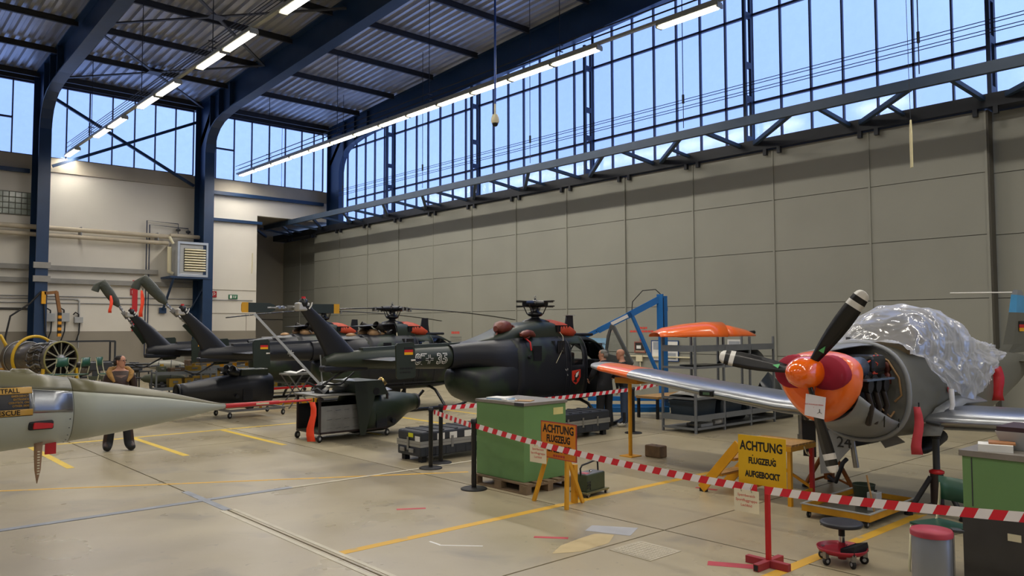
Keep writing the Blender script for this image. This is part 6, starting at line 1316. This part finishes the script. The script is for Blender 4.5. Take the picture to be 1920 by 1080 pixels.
for i,(x,y,rz,lab) in enumerate(((4.55,21.75,2.2,'green stacking chair on the table, leftmost and nearest the engine'),(4.98,21.5,2.4,'green stacking chair on the table, second from the engine'),(5.62,21.25,-.6,'green stacking chair on the table, nearest the man in leather'),)): chair('stacking_chair',lab,(x,y,.74),rz,'chairs on the table')
def gearframe(lab, loc, w, h_, rz=0):
    f_ = thing('test_frame', lab, 'frame', loc, rz); 
    for x in (0,w):
        for y in (0,.6): M().box(x-.025,x+.025,y-.025,y+.025,0,h_).build('upright', mat('frame_dark','33363a',.5,.2), f_)
    for z in (.35,h_*.62,h_):
        for y in (0,.6): M().box(0,w,y-.02,y+.02,z-.025,z+.025).build('rail', MATS['frame_dark'], f_)
    for x in (0,w): M().box(x-.02,x+.02,0,.6,h_-.04,h_).build('rail', MATS['frame_dark'], f_)
    return f_
gearframe('dark square tube frame near the white wall', (6.1,29.3,0), 1.85, 1.88); t = thing('gearbox_unit','dark red gearbox standing in the square tube frame','gearbox',(6.25,29.45,1.2)); M().box(0,.5,0,.35,0,.35).build('case', mat('oxide_red','4a2522',.5,.2,.2,6), t, bev=.05); M().rev([(.15,0),(.17,.05),(.1,.2),(.06,.3)],(.25,.18,.35),(0,0,1),14).build('rotor_shaft', dgrey, t); M().cyl((.2,0,.15),(.2,-.2,.12),.1,n=14).build('flange', dgrey, t)
def trolley(lab, loc, w, rz, items):
    t_ = thing('equipment_trolley', lab, 'trolley', loc, rz); m_ = mat('trolley_grey','6f7478',.45,.3,.1,5)
    for x in (0,w):
        for y in (0,.6): M().box(x-.02,x+.02,y-.02,y+.02,.1,1.15).build('upright', m_, t_); M().cyl((x,y-.02,.06),(x,y+.02,.06),.06,n=12).build('wheel', blackm, t_)
    for z in (.2,.62,1.05): M().box(0,w,0,.6,z,z+.03).build('shelf', m_, t_); M().box(0,w,-.03,-.0,z-.03,z+.06).build('shelf_lip', m_, t_)
    return t_
YI = [('yellow',mat('muted_yellow','9c7c22',.55)),('black',blackm),('grey',greym),('olive',olive),('brown',mat('brown_box','5a4632',.6)),('dark grey',dgrey),('yellow',MATS['muted_yellow'])]
def clutter(base, rz, w, lab, seed):
    random.seed(seed); c_, s_ = math.cos(rz), math.sin(rz); k = 0
    for z in (.23,.65,1.08):
        x = .08; kk = 0
        while x < w-.3:
            l_ = random.uniform(.18,.4); h_ = random.uniform(.1,.3); nm, mm = random.choice(YI); kk += 1
            X = base[0]+x*c_-.1*s_; Y = base[1]+x*s_+.1*c_
            t_ = thing('equipment_box','%s box, %s from left, %s shelf, %s' % (nm, ('first','second','third','fourth','fifth','sixth','seventh','eighth')[kk-1], {.23:'bottom',.65:'middle',1.08:'top'}[z], lab),'box',(X,Y,z),rz,'equipment on trolleys')
            M().box(0,l_,0,.35,0,h_).build('case', mm, t_, bev=.01); M().box(l_*.3,l_*.7,-.02,.0,h_*.5,h_*.75).build('handle', silver, t_)
            if random.random() < .6: M().cyl((l_*.5,.1,h_),(l_*.5,.1,h_+.06),.05,n=10).build('fitting', random.choice((MATS['muted_yellow'],silver,dgrey)), t_)
            x += l_+random.uniform(.05,.2)
for base, w, rz, lab, seed in (((9.0,25.4,0),2.2,0,'trolley under rear tail booms',3),((11.6,26.2,0),2.2,0,'trolley behind middle boom',5),((7.2,22.6,0),1.6,-.1,'trolley behind man in leather',9)):
    trolley('grey three-shelf equipment trolley, '+{3:'below the rear tail booms',5:'behind the middle helicopter boom',9:'behind the man in leather'}[seed], base, w, rz, None); clutter(base, rz, w, lab, seed)
g = thing('gun_mount','dark aircraft gun on a low stand beside the man in leather','gun',(6.0,24.6,0),math.radians(-10))
M().box(0,1.2,0,.5,.85,.95).build('stand_top', olive, g)
for x in (.05,1.15):
    for y in (.05,.45): M().bar((x,y,0),(x*.9+.05,y,.85),.04,.04).build('stand_leg', olive, g)
M().box(.0,.6,.1,.35,1.1,1.35).build('receiver', dgrey, g, bev=.03)
for k in range(4): M().cyl((.5,.16+.08*(k%2),1.18+.08*(k//2)),(1.6,.16+.08*(k%2),1.18+.08*(k//2)),.028,n=8).build('barrel', blackg, g)
M().box(.1,.3,.1,.3,.95,1.1).build('cradle', dgrey, g); M().cyl((.0,.22,1.25),(-.3,.22,1.28),.08,n=12).build('drive_motor', engD, g)
t = thing('yellow_hoist','yellow lifting frame at the left edge behind the jet','frame',(4.05,28.4,0)); M().tube([(0,0,.1),(0,0,1.8),(.15,0,2.1),(.4,0,2.1),(.55,0,1.8),(.55,0,.1)],.05,10).build('hoop', er, t); M().box(-.2,.75,-.2,.2,.9,1.1).build('cross_box', yelm, t, bev=.03); M().box(-.1,.65,-.4,.4,0,.1).build('base', yelm, t)
for i,(x,y,h_,m_,lab) in enumerate(((3.7,22.9,.55,engD,'dark engine accessory leftmost on the floor'),(4.2,23.6,.6,mat('rust_orange','a04a20',.6),'rusty orange machine part beside the jet engine'),(3.9,25.2,.7,greym,'grey pump unit behind the jet canopy'))):
    t = thing('machine_part',lab,'machine part',(x,y,.0)); M().box(-.2,.2,-.18,.18,0,h_*.9).build('base_block', m_, t, bev=.04); M().rev([(.16,0),(.18,.05),(.18,.3),(.1,.38)],(0,0,h_*.9),(0,0,1),16).build('drum', engD, t); M().tube([(.1,-.1,h_),(.25,-.15,h_+.3),(.1,.1,h_+.4)],.03,8).build('pipe', silver, t)
t = thing('yellow_tow_bar','yellow and red tow frame on the floor behind the rear cowling','frame',(9.2,21.72,0)); M().bar((0,0,.12),(2.6,.1,.12),.1,.12).build('beam', yelm, t); M().bar((.3,.3,.5),(2.8,.35,.55),.06,.06).build('red_bar', redm, t); M().bar((.4,.2,0),(.35,.3,1.1),.06,.06).build('upright', yelm, t); M().bar((.7,.2,0),(.55,.3,1.1),.06,.06).build('upright', yelm, t); M().bar((.0,.05,.12),(-.1,.05,.4),.06,.06).build('handle', yelm, t)
M().cyl((2.5,-.05,.1),(2.5,.2,.1),.1,n=14).build('wheel', blackm, t); M().cyl((.3,-.05,.1),(.3,.2,.1),.1,n=14).build('wheel', blackm, t)

# more machinery along the wall
def mpart(lab, x, y, bh, kind, m_):
    t = thing('aircraft_part', lab, 'machine part', (x,y,0), random.uniform(-.6,.6))
    for a in (-.25,.25):
        for b in (-.2,.2): M().bar((a*1.3,b*1.3,0),(a,b,bh),.035,.035).build('stand_leg', MATS['frame_dark'], t)
    M().box(-.3,.3,-.25,.25,bh,bh+.04).build('stand_top', MATS['frame_dark'], t)
    z = bh+.04
    if kind == 0:
        M().rev([(.05,0),(.2,.03),(.24,.15),(.2,.4),(.12,.5),(.1,.62)],(-.3,0,z+.24),(1,0,0),18).build('turbine_case', m_, t)
        for k in range(5): M().tube([(-.2+.1*k,-.2,z+.2),(-.15+.1*k,-.28,z+.34),(-.05+.08*k,-.1,z+.46)],.018,6).build('pipe', silver, t)
        M().rev([(.13,0),(.15,.02),(.15,.08),(.1,.1)],(.3,0,z+.24),(1,0,0),16).build('flange', silver, t)
    elif kind == 1:
        M().box(-.26,.2,-.16,.16,z,z+.28).build('gear_case', m_, t, bev=.05); M().rev([(.1,0),(.12,.04),(.07,.2),(.05,.3)],(-.05,0,z+.28),(0,0,1),14).build('shaft', dgrey, t); M().cyl((.2,0,z+.14),(.42,0,z+.14),.08,n=12).build('motor', engD, t); M().cyl((-.1,-.16,z+.14),(-.1,-.24,z+.14),.09,n=14).build('cover_plate', silver, t)
    elif kind == 2:
        M().box(-.35,.1,-.1,.1,z+.02,z+.2).build('receiver', m_, t, bev=.02)
        for k in range(3): M().cyl((.1,-.05+.05*k,z+.12),(.95,-.05+.05*k,z+.14),.02,n=8).build('barrel', blackg, t)
        M().box(-.25,-.1,-.14,.14,z+.2,z+.3).build('feed_cover', dgrey, t, bev=.01)
    else:
        M().rev([(.02,-.6),(.1,-.5),(.17,-.2),(.18,.2),(.12,.5),(.03,.65)],(0,0,z+.18),(1,0,0),18).build('pod', m_, t)
        for q in (-.2,.2): M().tube([(q,.18*math.cos(a),z+.18+.18*math.sin(a)) for a in [2*PI*k/16 for k in range(17)]],.012,5).build('strap', dgrey, t)
        M().bar((.35,0,z+.3),(.6,0,z+.42),.02,.15).build('fin', m_, t)
random.seed(11)
pod = mat('pale_pod','8c8b80',.4,.2); 
for i,(x,y,bh,k,m_,lab) in enumerate((
 (6.6,27.6,.75,0,ec,'small turbine on a stand right of the jet engine'),(7.5,26.6,.8,1,engD,'dark gear case on a stand behind the leather-jacket man'),(8.3,27.9,.85,2,dgrey,'dark gun assembly on a stand below the leftmost tail fin'),
 (8.0,24.6,.6,3,olive,'olive pod on a low stand beside the first trolley'),(4.4,24.4,.6,1,MATS['rust_orange'],'rusty gear case on a stand at the left edge'),(5.2,29.6,.9,0,engD,'dark turbine on a tall stand behind the jet engine'),
 (9.4,28.6,.8,3,pod,'pale pod on a stand below the middle tail fin'),(10.7,27.9,.7,1,greym,'grey gear case on a stand under the tail booms'),(6.9,25.4,.62,2,engD,'gun barrels on a low stand right of the leather-jacket man'))): mpart(lab,x,y,bh,k,m_)
def beamrack(lab, x, y, w):
    t = thing('beam_rack', lab, 'rack', (x,y,0)); my = MATS['muted_yellow']
    for a in (0,w):
        for b in (0,.5): M().box(a-.02,a+.02,b-.02,b+.02,0,1.3).build('upright', greym, t)
    for z in (.3,.75,1.2): M().box(0,w,-.03,.03,z,z+.06).build('cross_rail', greym, t); M().box(0,w,.47,.53,z,z+.06).build('cross_rail', greym, t)
    for z in (.36,.81,1.26):
        for b in (.1,.3): M().box(-.2,w+.2,b-.03,b+.03,z,z+.07).build('stored_beam', my if (z > .5) == (b < .2) else dgrey, t)
    for k in range(4): M().box(.15+.4*k,.27+.4*k,-.06,-.03,1.13,1.24).build('yellow_clamp', yelm, t)
beamrack('grey rack of yellow and dark beams under the rear tail booms',8.9,23.9,1.9)
beamrack('grey rack of beams behind the middle helicopter tail',11.2,28.6,2.0)
